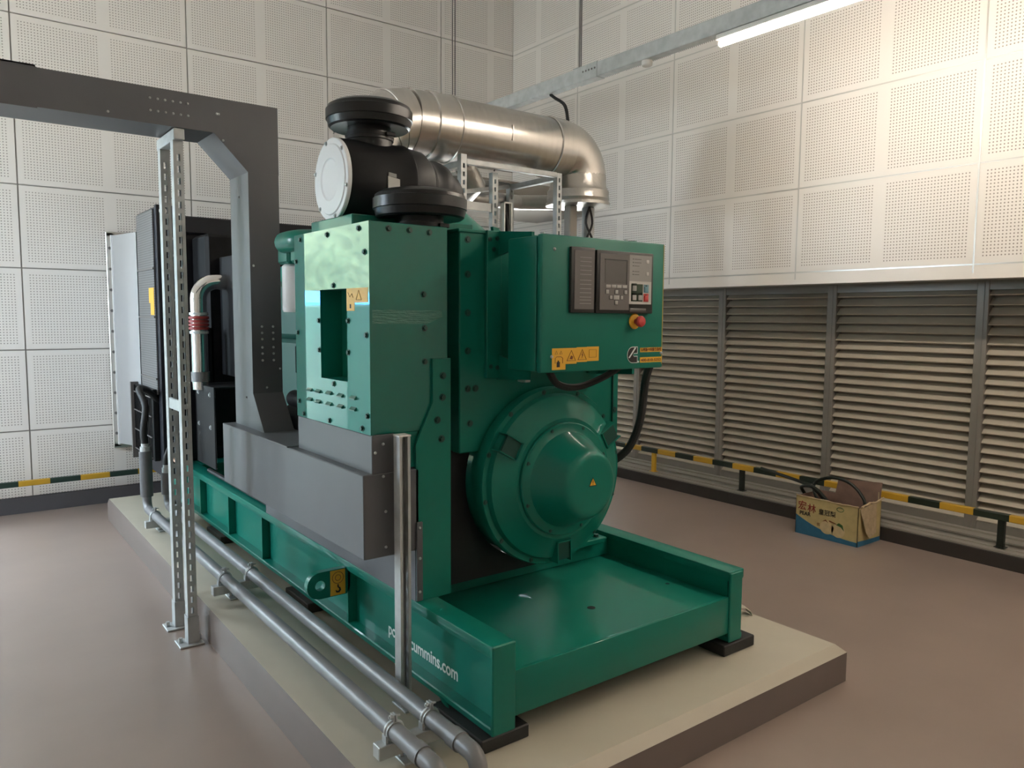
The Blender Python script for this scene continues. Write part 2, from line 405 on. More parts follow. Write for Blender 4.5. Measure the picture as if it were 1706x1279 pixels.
# back wall sheets
xs_ = [0.556 + 1.2*k for k in range(-3, 4)]
for i in range(-1, len(xs_)):
    lo = max(XL, xs_[i]) if i >= 0 else XL
    hi = min(XR, xs_[i+1]) if i+1 < len(xs_) else XR
    if hi - lo < 0.05: continue
    base = xs_[i] if i >= 0 else xs_[0]-1.2
    for k in range(-3, 5):
        z0 = Z0P + 0.6*k; z1 = z0 + 0.6; zz = max(z0, 0.12)
        if zz < DOOR[2] and hi > DOOR[0] and lo < DOOR[1]:     # around the doorway
            if z1 <= DOOR[2]:
                for a_, b_ in ((lo, DOOR[0]-0.05), (DOOR[1]+0.05, hi)):
                    if b_-a_ > 0.05: panel(wall_back, 'b', a_+G_, b_-G_, zz+G_, z1-G_, a_+G_-base, zz+G_-z0, 'panel_back')
                continue
            da, db = max(lo, DOOR[0]-0.05), min(hi, DOOR[1]+0.05)
            for a_, b_, c_ in ((lo, da, zz), (da, db, DOOR[2]+0.05), (db, hi, zz)):
                if b_-a_ > 0.03: panel(wall_back, 'b', a_+(G_ if a_ == lo else 0), b_-(G_ if b_ == hi else 0), c_+G_, z1-G_, a_+G_-base, c_+G_-z0, 'panel_back')
            continue
        panel(wall_back, 'b', lo+G_, hi-G_, zz+G_, z1-G_, lo+G_-base, zz+G_-z0, 'panel_back')
struct('baseboard_back', MB().box(DOOR[1]+0.05, YB-0.008, 0, XR, YB+0.014, 0.12), 'baseboard')
struct('trim_1', MB().box(DOOR[0]-0.05, YB-0.02, 0, DOOR[0], YB+0.25, DOOR[2]+0.05).box(DOOR[1], YB-0.02, 0, DOOR[1]+0.05, YB+0.25, DOOR[2]+0.05)
       .box(DOOR[0], YB-0.02, DOOR[2], DOOR[1], YB+0.25, DOOR[2]+0.05), 'alu')
# outside, as the glossy left faces of the machine mirror it through the doorway
struct('ground', MB().box(-40, -40, -0.35, 40, 60, -0.12), 'concrete_out')
bm = bmesh.new(); bmesh.ops.create_icosphere(bm, subdivisions=4, radius=1.0)
for v in bm.verts:
    n_ = math.sin(v.co.x*9)*math.sin(v.co.y*8+1)*math.sin(v.co.z*9+2)
    v.co = Vector((v.co.x*9.0*(1+0.10*n_), v.co.y*2.4*(1+0.2*n_), v.co.z*3.6*(1+0.14*n_)+2.2))
    v.co += Vector((-6.5, 21, 0))
solo('hedge', MB().bm(bm), 'foliage', 'tall green hedge outside beyond the doorway', 'hedge', origin=(-6.5, 21, -0.12))
SH = thing('shelter', 'open white shelter with a blue roof outside beyond the doorway', 'shelter', (-4.5, 16.1, -0.12))
for px_ in (-6.2, -3.2):
    for py_ in (15.5, 16.7): part('post', MB().bbox(px_-0.04, py_-0.04, -0.12, px_+0.04, py_+0.04, 1.52, 0.005), 'alu', SH)
part('wall', MB().box(-6.0, 16.3, -0.12, -3.3, 16.4, 1.50), 'wall_plain', SH)
part('roof', MB().prism([(15.3, 1.50), (16.9, 1.50), (16.9, 1.56), (16.1, 2.00), (15.3, 1.74)], 'x', -6.4, -3.0), 'blue_sheet', SH)
solo('container', MB().bbox(-8.0, 9.0, -0.12, -1.90, 11.4, 1.62, 0.03), 'green_dark', 'dark green container parked outside beyond the doorway', 'container')  # unseen, added to keep the lower reflection on the output box dark

# ------------------------------------------------------------------ right wall: kerb and louvred bays
struct('baseboard_right', MB().box(XR, YF, 0, XR+0.02, YB, 0.088), 'kerb')
q = MB().box(XR+0.02, YF, 0, XR+0.5, YB, 0.098)
struct('trim_2', q, 'kerb_top')
q = MB()
for x0, x1, h in ((XR+0.085, XR+0.20, 0.104), (XR+0.215, XR+0.30, 0.110), (XR+0.30, XR+0.36, 0.122)): q.box(x0, YF, 0.098, x1, YB, h)
struct('trim_3', q, 'kerb_top')
XLV = 5.40
mull = [6.12, 5.139, 4.16, 3.161, 2.126, 1.10, 0.08, -0.94, -1.96, -3.0]
SL = {}
def slat_mesh(L):
    k = round(L, 3)
    if k not in SL:
        SL[k] = mesh_of('slat', MB().prism([(0.0, 0.0), (0.004, -0.006), (0.010, -0.004), (0.052, 0.040), (0.048, 0.044), (0.006, 0.004)], 'y', 0, L), 'slat')
    return SL[k]
for i in range(len(mull)-1):
    hi, lo = mull[i], mull[i+1]
    e = bpy.data.objects.new('window_%d' % (i+1), None); COL.objects.link(e); e.location = (XLV, (hi+lo)/2, 0.11)
    e['kind'] = 'structure'
    q = MB().bbox(XLV-0.012, lo-0.036, 0.11, XLV+0.08, lo+0.036, 1.735, 0.003).box(XLV-0.016, lo-0.010, 0.112, XLV-0.011, lo-0.004, 1.73)
    part('mullion', q, 'alu_frame', e)
    q = MB().box(XLV-0.006, lo+0.036, 1.675, XLV+0.07, hi-0.036, 1.735); part('head_rail', q, 'alu_frame', e)
    q = MB().box(XLV-0.006, lo+0.036, 0.11, XLV+0.07, hi-0.036, 0.175); part('sill_rail', q, 'alu_frame', e)
    q = MB().box(XLV+0.075, lo, 0.11, XLV+0.095, hi, 1.735); part('backing_sheet', q, 'louver_back', e)
    z = 0.18
    while z < 1.65:
        link('slat', slat_mesh(hi-lo-0.072), e, (XLV, lo+0.036, z)); z += 0.0637

# ------------------------------------------------------------------ guard rails
g = thing('guard_rail', 'yellow and black striped kick rail on posts before the louvres', 'railing', (5.135, 2.0, 0.104))
part('rail_bar', MB().bbox(5.115, -2.6, 0.272, 5.155, 6.2, 0.315, 0.004), 'guard_y', g)
for k, y in enumerate((-1.9, -0.95, 0.0, 0.92, 1.844, 2.78, 3.718, 4.66, 5.6)):
    part('post', MB().bbox(5.122, y-0.02, 0.10, 5.148, y+0.02, 0.272, 0.002).box(5.11, y-0.03, 0.104, 5.16, y+0.03, 0.108), 'yellow' if k == 7 else 'cable_green', g)
g2 = thing('guard_rail', 'striped kick rail running along the far perforated wall', 'railing', (0.5, 6.58, 0))
part('rail_bar', MB().bbox(-0.30, 6.565, 0.222, 4.85, 6.595, 0.262, 0.003), 'guard_x', g2)
for x in (-0.2, 3.3, 4.6):
    part('post', MB().bbox(x-0.015, 6.568, 0, x+0.015, 6.592, 0.222, 0.002), 'yellow', g2)

# ------------------------------------------------------------------ plinth
q = MB()
q.prism([(0.93, 1.625), (2.905, 1.625), (2.905, 6.10), (0.965, 6.10)], 'z', 0.12, 0.155)
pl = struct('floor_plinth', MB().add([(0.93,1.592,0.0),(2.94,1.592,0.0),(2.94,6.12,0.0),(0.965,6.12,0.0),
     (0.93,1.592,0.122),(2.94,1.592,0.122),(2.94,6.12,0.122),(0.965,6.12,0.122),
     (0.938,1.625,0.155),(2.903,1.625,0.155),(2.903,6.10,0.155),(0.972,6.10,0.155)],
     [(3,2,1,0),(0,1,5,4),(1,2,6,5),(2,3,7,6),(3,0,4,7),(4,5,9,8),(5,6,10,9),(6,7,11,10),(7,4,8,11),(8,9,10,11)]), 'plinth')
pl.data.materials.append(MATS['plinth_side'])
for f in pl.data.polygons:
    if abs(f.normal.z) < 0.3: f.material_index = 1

# ------------------------------------------------------------------ pads under the machine
def pad(x0, y0, x1, y1, z1, label, m='rubber'):
    solo('packing_block', MB().bbox(x0, y0, 0.155, x1, y1, z1, 0.004), m, label, 'block', 'blocks under the generator base')
pad(1.275, 1.825, 1.46, 2.12, 0.200, 'dark packing block under the near left corner of the green base')
pad(2.43, 1.815, 2.625, 2.02, 0.200, 'dark packing block under the right front corner of the green base')
pad(1.285, 3.20, 1.42, 3.47, 0.200, 'brown packing block under the left rail behind the lifting lug', 'wood_block')
pad(1.285, 4.49, 1.42, 4.77, 0.200, 'brown packing block under the left rail below the cable duct back end', 'wood_block')
pad(1.285, 5.55, 1.42, 5.85, 0.200, 'dark packing block under the radiator end of the left rail')
pad(2.44, 5.55, 2.60, 5.85, 0.200, 'dark packing block under the radiator end of the right rail')

# ================================================================== generator set
GEN = thing('generator_set', 'large green diesel generator set on a skid base with control cabinet', 'generator', (1.937, 3.9, 0.200))
# ---- skid base
zt, zb = 0.487, 0.200
def rail(x_out, x_in, nm_label):
    s_ = 1 if x_in > x_out else -1
    q = MB().bbox(min(x_out, x_in), 1.83, zt-0.040, max(x_out, x_in), 5.95, zt, 0.005, 2)
    q.bbox(min(x_out, x_in), 1.83, zb, max(x_out, x_in), 5.95, zb+0.024, 0.004)
    q.box(x_out + s_*0.045, 1.84, zb+0.02, x_in, 5.95, zt-0.03)
    return part('base_rail', q, 'green', GEN, nm_label)
rl = rail(1.314, 1.404, 'left rail with white lettering')
rr = rail(2.561, 2.469, None)
part('end_plate', MB().bbox(1.314, 1.823, zb, 1.404, 1.838, zt, 0.004), 'green', rl)
part('end_plate', MB().bbox(2.469, 1.823, zb, 2.545, 1.838, zt-0.004, 0.004), 'green', rr)
for y in (5.02, 4.44, 3.88, 2.853, 5.5):
    part('stiffener', MB().box(1.320, y, zb+0.02, 1.362, y+0.012, zt-0.035), 'green', rl)
# lifting lug: rounded plate with a hole
def lug(y, sx):
    xw = 1.330 if sx < 0 else 2.545
    cx, cz, R_, r_ = xw + sx*0.130, 0.404, 0.055, 0.021
    n = 28; out, inn = [], []
    for k in range(n):
        t = 2*math.pi*k/n; c_, s_ = math.cos(t), math.sin(t)
        inn.append((cx + r_*c_, cz + r_*s_))
        if c_*sx >= 0: out.append((cx + R_*c_, cz + R_*s_))
        else:
            d = min(abs(cx-xw)/max(abs(c_), 1e-6), R_/max(abs(s_), 1e-6)); out.append((cx + d*c_, cz + d*s_))
    vs_ = [];
    for yy in (y, y+0.03):
        vs_ += [(a, yy, b) for a, b in out] + [(a, yy, b) for a, b in inn]
    fs = []
    for k in range(n):
        j = (k+1) % n
        fs += [(k, j, n+j, n+k), (2*n+k, 3*n+k, 3*n+j, 2*n+j), (k, 2*n+k, 2*n+j, j), (n+k, n+j, 3*n+j, 3*n+k)]
    o = part('lifting_lug', MB().add(vs_, fs), 'green', GEN)
    return o
lg = lug(2.853, -1); lug(2.853, 1)
st = part('lifting_sticker', MB().box(1.243, 2.8518, 0.352, 1.308, 2.853, 0.456), 'yellow_label', lg, 'yellow lifting point sticker with hook symbol')
q = MB()
q.tube([(1.276 + 0.024*math.cos(t), 2.8512, 0.424 + 0.024*math.sin(t)) for t in [2*math.pi*k/20 for k in range(21)]], 0.0012, 6)
q.tube([(1.276 + 0.012*math.cos(t), 2.8512, 0.424 + 0.012*math.sin(t)) for t in [2*math.pi*k/16 for k in range(17)]], 0.0012, 6)
part('lifting_mark', q, 'ink_brown', lg)
q = MB().tube([(1.276, 2.851, 0.396), (1.276, 2.851, 0.386), (1.283, 2.851, 0.380), (1.285, 2.851, 0.372), (1.279, 2.851, 0.365), (1.270, 2.851, 0.366), (1.266, 2.851, 0.373)], [0.003, 0.003, 0.0035, 0.0042, 0.0045, 0.004, 0.0015], 6)
part('hook_mark', q, 'ink', lg)
# front cross channel, deck plate
part('cross_channel', MB().bbox(1.404, 1.829, 0.238, 2.469, 1.846, 0.388, 0.004, 2).box(1.404, 1.835, 0.238, 2.469, 1.90, 0.25), 'green', GEN)
dk = part('deck_plate', MB().bbox(1.404, 1.832, 0.374, 2.469, 2.56, 0.385, 0.002), 'green', GEN)
for x, y, r in ((1.957, 2.076, 0.016), (2.394, 2.083, 0.009)):
    part('deck_hole', MB().lathe([(-0.002, 0), (-0.002, r), (0.0006, r), (0.0006, r*0.9), (0.0003, r*0.9), (0.0003, 0)], (x, y, 0.385), 'z', 20), 'black', dk)
part('cross_member', MB().bbox(1.404, 2.515, 0.385, 2.469, 2.64, 0.468, 0.005), 'green', GEN)
part('cross_member', MB().bbox(1.404, 3.10, 0.40, 2.469, 3.25, 0.487, 0.005), 'green', GEN)
part('cross_member', MB().bbox(1.404, 5.3, 0.30, 2.469, 5.9, 0.487, 0.005), 'green', GEN)
for x in (1.58, 2.30):
    f_ = part('mounting_foot', MB().bbox(x-0.10, 2.46, 0.468, x+0.10, 2.66, 0.492, 0.003).prism([(x-0.07, 0.49), (x+0.07, 0.49), (x+0.02, 0.68), (x-0.02, 0.68)], 'y', 2.50, 2.62), 'green', GEN)
    for dy in (2.49, 2.63): bolt(f_, (x+0.07, dy, 0.492), 'T', 'green_dark', 0.012, 0.012)
# lettering on the rail
tm = text_mesh('power.cummins.com', 0.062, 'text_white', bold=0.0010)
bb = [v.co.x for v in tm.vertices]; tw = max(bb)-min(bb); sc = 0.488/tw
for v in tm.vertices: v.co.x = (v.co.x-min(bb))*sc; v.co.y *= sc*1.12
link('lettering', tm, rl, (1.3585, 2.574, 0.264), ROT_L)['label'] = 'white web address lettering'
part('drain_stub', MB().tube(spline([(1.33, 2.18, 0.215), (1.30, 2.04, 0.190), (1.285, 1.985, 0.180), (1.262, 1.975, 0.176), (1.235, 2.035, 0.172)], 6), 0.007, 8), 'green', GEN, 'thin green drain tube')

# ---- alternator
AX, AZ = 1.950, 0.858
alt = part('alternator', MB().lathe([(2.232, 0.0), (2.232, 0.238), (2.240, 0.250), (2.262, 0.300), (2.272, 0.322), (2.285, 0.328), (2.292, 0.330), (2.292, 0.350), (2.300, 0.354),
        (2.335, 0.354), (2.340, 0.346), (2.36, 0.346), (2.37, 0.338), (2.60, 0.338), (2.61, 0.348), (2.66, 0.348), (2.67, 0.335), (3.05, 0.335), (3.10, 0.36), (3.18, 0.36), (3.18, 0)], (AX, 0, AZ), 'y', 72), 'green', GEN)
hub = part('hub_cover', MB().lathe([(2.236, 0.222), (2.222, 0.222), (2.218, 0.218), (2.216, 0.196), (2.212, 0.186), (2.200, 0.178), (2.095, 0.132), (2.084, 0.124), (2.078, 0.112), (2.076, 0.095), (2.076, 0)], (AX, 0, AZ), 'y', 64), 'green', alt)
for k in range(8):
    t = math.radians(22 + 45*k); bolt(alt, (AX + 0.208*math.cos(t), 2.2185, AZ + 0.208*math.sin(t)), 'F', 'green_dark', 0.006, 0.005)
for k in range(12):
    t = math.radians(10 + 30*k); bolt(alt, (AX + 0.341*math.cos(t), 2.293, AZ + 0.341*math.sin(t)), 'F', 'green_dark', 0.007, 0.006)
def vent(ang):                                  # air outlet pocket in the end bracket
    t = math.radians(ang); M_ = Matrix.Translation((AX, 0, AZ)) @ Matrix.Rotation(-t, 4, 'Y')
    q = MB()
    r0, r1, hw = 0.255, 0.328, 0.032
    q.box(r0, 2.243, -hw, r1, 2.252, hw)
    fr = MB(); 
    fr.box(r0-0.004, 2.232, -hw-0.004, r0, 2.262, hw+0.004); fr.box(r0, 2.236, hw, r1+0.01, 2.29, hw+0.004); fr.box(r0, 2.236, -hw-0.004, r1+0.01, 2.29, -hw)
    part('vent_pocket', q.moved(M_), 'green_dark', alt); part('vent_frame', fr.moved(M_), 'green', alt)
for a_ in (150, 30, 272): vent(a_)
def tri(x, z, h, y, parent, hz=1.0):            # yellow warning triangle with a black border
    hw = h*0.58*hz
    part('warning_triangle', MB().prism([(x-hw, z), (x+hw, z), (x, z+h)], 'y', y-0.0006, y), 'ink', parent)
    part('warning_triangle', MB().prism([(x-hw*0.78, z+h*0.09), (x+hw*0.78, z+h*0.09), (x, z+h*0.86)], 'y', y-0.0012, y-0.0004), 'yellow_label', parent)
    part('warning_mark', MB().prism([(x-h*0.035, z+h*0.30), (x+h*0.035, z+h*0.30), (x+h*0.05, z+h*0.62), (x-h*0.05, z+h*0.62)], 'y', y-0.0016, y-0.001).prism([(x-h*0.04, z+h*0.15), (x+h*0.04, z+h*0.15), (x+h*0.04, z+h*0.24), (x-h*0.04, z+h*0.24)], 'y', y-0.0016, y-0.001), 'ink', parent)
tri(AX+0.005, 0.855, 0.034, 2.076, alt)

# ---- terminal box above / behind the end bracket
tb = part('terminal_box', MB().bbox(1.539, 2.352, 0.98, 2.357, 2.95, 1.795, 0.004), 'green', GEN)
for z in (1.765, 1.64, 1.50, 1.36, 1.22):
    bolt(tb, (1.575, 2.352, z)); 
for x, z in ((1.61, 1.22), (1.585, 1.09), (2.335, 1.09), (2.335, 1.3)): bolt(tb, (x, 2.352, z))
part('box_lid', MB().bbox(1.530, 2.345, 1.790, 2.366, 2.96, 1.802, 0.003), 'green', tb)
part('corner_strip', MB().box(2.317, 2.345, 0.985, 2.321, 2.352, 1.3), 'green_dark', tb)
for x in (1.650, 2.165):                        # bracket that carries the control cabinet
    br = part('cabinet_bracket', MB().bbox(x, 2.335, 1.255, x+0.066, 2.351, 1.803, 0.002).prism([(2.345, 1.803), (2.14, 1.785), (2.14, 1.755), (2.19, 1.742), (2.345, 1.712)], 'x', x+0.054, x+0.066)
              .prism([(2.345, 1.250), (2.14, 1.262), (2.14, 1.296), (2.345, 1.345)], 'x', x+0.054, x+0.066), 'green', GEN)
    for dx, z in ((0.012, 1.77), (0.045, 1.775), (0.03, 1.735), (0.018, 1.30), (0.048, 1.295)): bolt(br, (x+dx, 2.335, z), 'F', 'green_dark', 0.006, 0.005)
part('cable_duct_hose', MB().tube(spline([(2.30, 2.12, 1.30), (2.36, 2.20, 1.22), (2.375, 2.24, 1.05), (2.35, 2.28, 0.93), (2.30, 2.34, 0.86)], 8), 0.017, 10), 'rubber', GEN, 'black corrugated cable hose')
part('cable_loop', MB().tube(spline([(1.80, 2.16, 1.30), (1.88, 2.20, 1.235), (2.0, 2.22, 1.215), (2.12, 2.20, 1.25), (2.20, 2.17, 1.30)], 8), 0.014, 8), 'rubber', GEN)
part('cable_clip', MB().bbox(1.79, 2.28, 1.238, 1.815, 2.33, 1.25, 0.002), 'galv', GEN)

# ---- control cabinet
CB = part('control_cabinet', MB().bbox(1.640, 2.034, 1.300, 2.236, 2.195, 1.760, 0.006, 2), 'green', GEN)
part('cabinet_door', MB().bbox(1.637, 2.000, 1.296, 2.240, 2.028, 1.764, 0.007, 2), 'green_satin', CB)
part('door_gasket', MB().box(1.648, 2.026, 1.308, 2.228, 2.036, 1.752), 'black', CB)
for x, z in ((1.690, 1.715), (1.682, 1.352), (2.228, 1.352)):
    bolt(CB, (x, 2.000, z), 'F', 'galv', 0.006, 0.006, 'dome', 'door_lock')
for x in (1.72, 2.13):
    part('lifting_eye', MB().cyl((x, 2.10, 1.760), (x, 2.10, 1.772), 0.020, n=16).cyl((x, 2.10, 1.772), (x, 2.10, 1.782), 0.008, n=10), 'galv', CB)
YD = 2.000
def plate(x0, z0, x1, z1, d, m, name, base=YD, bev=0.0, label=None):
    q = MB()
    if bev: q.bbox(x0, base-d, z0, x1, base, z1, bev, 2)
    else: q.box(x0, base-d, z0, x1, base, z1)
    return part(name, q, m, CB, label)
plate(1.755, 1.502, 1.866, 1.727, 0.014, 'bezel', 'indicator_bezel', bev=0.003)
plate(1.769, 1.514, 1.860, 1.715, 0.016, 'panel_grey', 'indicator_panel')
for z in (1.692, 1.678, 1.663, 1.648, 1.634, 1.614, 1.60, 1.585, 1.571, 1.556, 1.546, 1.534):
    plate(1.792, z-0.001, 1.846, z+0.001, 0.0168, 'panel_light', 'indicator_line')
plate(1.870, 1.501, 2.158, 1.722, 0.018, 'bezel', 'display_bezel', bev=0.004)
plate(1.884, 1.513, 2.030, 1.710, 0.020, 'panel_grey', 'display_panel')
plate(1.908, 1.607, 2.018, 1.690, 0.0206, 'screen', 'display_screen')
plate(2.014, 1.605, 2.018, 1.692, 0.0212, 'bezel', 'screen_edge'); plate(1.906, 1.688, 2.018, 1.692, 0.0212, 'bezel', 'screen_edge')
plate(2.030, 1.618, 2.146, 1.712, 0.020, 'panel_light', 'status_panel')
plate(2.030, 1.535, 2.146, 1.618, 0.020, 'panel_white', 'keypad_panel')
plate(2.040, 1.545, 2.100, 1.608, 0.0208, 'btn_green', 'keypad_field')
for k in range(4): plate(1.911+0.027*k, 1.591, 1.935+0.027*k, 1.602, 0.023, 'btn', 'soft_key', bev=0.001)
for x, z, w_, h_ in ((1.912, 1.570, 0.014, 0.014), (1.957, 1.570, 0.014, 0.014), (2.003, 1.570, 0.014, 0.014), (1.931, 1.551, 0.013, 0.013), (1.949, 1.550, 0.030, 0.015), (1.984, 1.551, 0.013, 0.013), (1.957, 1.532, 0.014, 0.014)):
    plate(x-0.001, z-0.001, x+w_+0.001, z+h_+0.001, 0.0206, 'bezel', 'key_border'); plate(x, z, x+w_, z+h_, 0.023, 'btn', 'key', bev=0.001)
for x, z, m in ((2.045, 1.583, 'btn'), (2.045, 1.549, 'btn'), (2.076, 1.549, 'btn'), (2.108, 1.580, 'btn_blue'), (2.108, 1.547, 'btn_red')):
    plate(x-0.003, z-0.003, x+0.023, z+0.027, 0.0208, 'btn_green' if m == 'btn' else m, 'key_field')
    plate(x, z, x+0.020, z+0.019, 0.0235, m, 'mode_key', bev=0.001)
    plate(x+0.006, z+0.021, x+0.014, z+0.0245, 0.0214, 'bezel', 'key_lamp')
for k, z in enumerate((1.696, 1.684, 1.672, 1.652, 1.641)):
    plate(2.046, z, 2.050, z+0.003, 0.0206, 'bezel', 'status_lamp'); plate(2.054, z, 2.054+(0.036 if k < 2 else 0.026), z+0.0025, 0.0204, 'panel_grey', 'status_line')
for x, z in ((2.116, 1.684), (2.116, 1.640)): plate(x, z, x+0.014, z+0.013, 0.0215, 'panel_white', 'status_key', bev=0.001)
plate(2.034, 1.506, 2.120, 1.520, 0.0205, 'screen', 'key_switch_cover', bev=0.002)
part('emergency_stop_ring', MB().lathe([(0, 0.0), (0, 0.028), (-0.003, 0.0285), (-0.006, 0.026), (-0.008, 0.016), (-0.008, 0)], (2.080, YD, 1.472), 'y', 28), 'yellow_label', CB, 'yellow ring of the emergency stop')
part('emergency_stop_button', MB().lathe([(-0.006, 0.010), (-0.022, 0.010), (-0.024, 0.019), (-0.034, 0.021), (-0.041, 0.017), (-0.044, 0.0)], (2.080, YD, 1.472), 'y', 28), 'btn_red', CB, 'red mushroom emergency stop button')
# warning stickers
plate(1.684, 1.306, 1.745, 1.380, 0.0008, 'yellow_label', 'warning_sticker'); plate(1.745, 1.325, 1.796, 1.380, 0.0008, 'yellow_label', 'warning_sticker')
plate(1.796, 1.330, 1.845, 1.382, 0.0008, 'yellow_label', 'warning_sticker'); plate(1.845, 1.332, 1.902, 1.383, 0.0008, 'yellow_label', 'warning_sticker')
def tri_line(x, z, h, bolt_=True):
    hw = h*0.55; y = YD-0.0012
    part('warning_outline', MB().tube([(x-hw, y, z), (x+hw, y, z), (x, y, z+h), (x-hw, y, z)], 0.0011, 5), 'ink_brown', CB)
    if bolt_: part('lightning_mark', MB().prism([(x+0.003, z+h*0.80), (x-0.004, z+h*0.45), (x, z+h*0.45), (x-0.002, z+h*0.12), (x+0.005, z+h*0.5), (x+0.001, z+h*0.5)], 'y', y-0.0006, y), 'ink_brown', CB)
tri_line(1.771, 1.336, 0.036, False); tri_line(1.822, 1.338, 0.036)
part('hand_mark', MB().prism([(1.764, 1.342), (1.776, 1.340), (1.779, 1.350), (1.770, 1.354)], 'y', YD-0.0014, YD-0.0008), 'ink_brown', CB)
part('sticker_frame', MB().tube([(1.855, YD-0.001, 1.345), (1.890, YD-0.001, 1.345), (1.890, YD-0.001, 1.372), (1.855, YD-0.001, 1.372), (1.855, YD-0.001, 1.345)], 0.0006, 5), 'ink_brown', CB)
for x in (1.703, 1.724): part('small_mark', MB().tube([(x-0.006, YD-0.001, 1.360), (x+0.006, YD-0.001, 1.360), (x, YD-0.001, 1.371), (x-0.006, YD-0.001, 1.360)], 0.0006, 5), 'ink_brown', CB)
part('arch_mark', MB().tube([(1.698, YD-0.001, 1.328), (1.698, YD-0.001, 1.346), (1.705, YD-0.001, 1.351), (1.724, YD-0.001, 1.351), (1.732, YD-0.001, 1.346), (1.732, YD-0.001, 1.328)], 0.0010, 5), 'ink_brown', CB)
plate(1.705, 1.315, 1.719, 1.333, 0.0014, 'ink', 'battery_mark'); plate(1.709, 1.333, 1.715, 1.338, 0.0014, 'ink', 'battery_mark')
# emblem: black block letter with a white outline and a diagonal white bar
def emblem(x0, z0, W_, H_):
    def P(grow):
        pts = []
        cx, cz, R_ = x0 + W_*0.52, z0 + H_/2, H_/2 + grow
        for k in range(13):
            t = math.radians(90 + 180*k/12); pts.append((cx + R_*0.92*math.cos(t), cz + R_*math.sin(t)))
        g = grow
        pts += [(x0+W_+g, z0-g), (x0+W_+g, z0+H_*0.38+g), (x0+W_*0.66, z0+H_*0.38+g), (x0+W_*0.55+g*0.5, z0+H_*0.5), (x0+W_*0.66, z0+H_*0.62-g), (x0+W_+g, z0+H_*0.62-g), (x0+W_+g, z0+H_+g)]
        return pts
    part('emblem_outline', MB().prism(P(0.0025), 'y', YD-0.0006, YD), 'text_white', CB)
    part('emblem', MB().prism(P(0.0), 'y', YD-0.0012, YD-0.0004), 'ink', CB)
    part('emblem_bar', MB().prism([(x0+W_*0.10, z0+H_*0.34), (x0+W_*0.18, z0+H_*0.28), (x0+W_*0.86, z0+H_*0.95), (x0+W_*0.74, z0+H_*1.0)], 'y', YD-0.0018, YD-0.001), 'text_white', CB)
emblem(2.048, 1.320, 0.050, 0.056)
part('trademark_dot', MB().cyl((2.105, YD-0.001, 1.322), (2.105, YD, 1.322), 0.004, n=12), 'text_white', CB)
for z0, z1, s_ in ((1.357, 1.374, '康明斯中国服务热线'), (1.318, 1.338, '400-810-5252')):
    plate(2.114, z0, 2.232, z1, 0.0008, 'yellow_label', 'hotline_sticker')
    tm = text_mesh(s_, 0.014, 'ink_brown', bold=0.0002); bb = [v.co.x for v in tm.vertices]; k = 0.110/(max(bb)-min(bb))
    for v in tm.vertices: v.co.x = (v.co.x-min(bb))*k
    link('hotline_lettering', tm, CB, (2.118, YD-0.0012, z0+0.0045), ROT_F)
plate(2.2315, 1.310, 2.2335, 1.76, 0.0006, 'yellow_label', 'edge_tape')

# ---- output breaker box (tower) on the left
TX0, TX1, TY0, TY1, TZ0, TZ1 = 1.151, 1.455, 2.300, 2.935, 1.090, 1.795
wy0, wy1, wz0, wz1 = 2.467, 2.694, 1.257, 1.580
q = MB().bbox(TX0+0.010, TY0, TZ0, TX1, TY0+0.012, TZ1, 0.002)                           # front sheet
q.box(TX1-0.012, TY0+0.012, TZ0, TX1, TY1, TZ1); q.box(TX0+0.010, TY1-0.012, TZ0, TX1, TY1, TZ1)
q.box(TX0+0.010, TY0+0.012, TZ1-0.012, TX1-0.012, TY1-0.012, TZ1); q.box(TX0+0.010, TY0+0.012, TZ0, TX1-0.012, TY1-0.012, TZ0+0.012)
TW = part('output_box', q, 'green_gloss', GEN)
q = MB().box(TX0, TY0-0.004, TZ0, TX0+0.010, wy0, TZ1).box(TX0, wy1, TZ0, TX0+0.010, TY1, TZ1).box(TX0, wy0, TZ0, TX0+0.010, wy1, wz0).box(TX0, wy0, wz1, TX0+0.010, wy1, TZ1)
part('access_panel', q, 'green_gloss', TW)
part('recess_back', MB().box(TX0+0.085, wy0-0.02, wz0-0.02, TX0+0.09, wy1+0.02, wz1+0.02), 'green', TW)
part('recess_frame', MB().box(TX0+0.01, wy0-0.006, wz0-0.006, TX0+0.085, wy0, wz1+0.006).box(TX0+0.01, wy1, wz0-0.006, TX0+0.085, wy1+0.006, wz1+0.006)
     .box(TX0+0.01, wy0, wz0-0.006, TX0+0.085, wy1, wz0).box(TX0+0.01, wy0, wz1, TX0+0.085, wy1, wz1+0.006), 'green', TW)
for y, z in [(2.871, 1.775), (2.622, 1.775), (2.368, 1.776), (2.326, 1.696), (2.915, 1.694), (2.911, 1.42), (2.908, 1.151), (2.863, 1.105), (2.624, 1.104), (2.357, 1.107), (2.317, 1.153), (2.32, 1.423), (2.574, 1.593), (2.706, 1.468), (2.706, 1.359), (2.456, 1.469), (2.457, 1.36), (2.581, 1.242)]:
    bolt(TW, (TX0, y, z), 'L', 'green_dark', 0.0075, 0.007)
for y, z in [(2.801, 1.204), (2.802, 1.167), (2.72, 1.204), (2.62, 1.206), (2.524, 1.205), (2.421, 1.206), (2.722, 1.165), (2.622, 1.166), (2.525, 1.166), (2.422, 1.167)]:
    q = MB().prism([(TX0, z-0.006), (TX0-0.008, z-0.006), (TX0-0.009, z-0.002), (TX0, z+0.007)], 'y', y-0.021, y+0.021)
    part('vent_scoop', q, 'green_gloss', TW)
for x, z in [(1.226, 1.775), (1.304, 1.775), (1.382, 1.773), (1.358, 1.561), (1.362, 1.446), (1.362, 1.33)]:
    bolt(TW, (x, TY0, z), 'F', 'green_dark', 0.0075, 0.007)
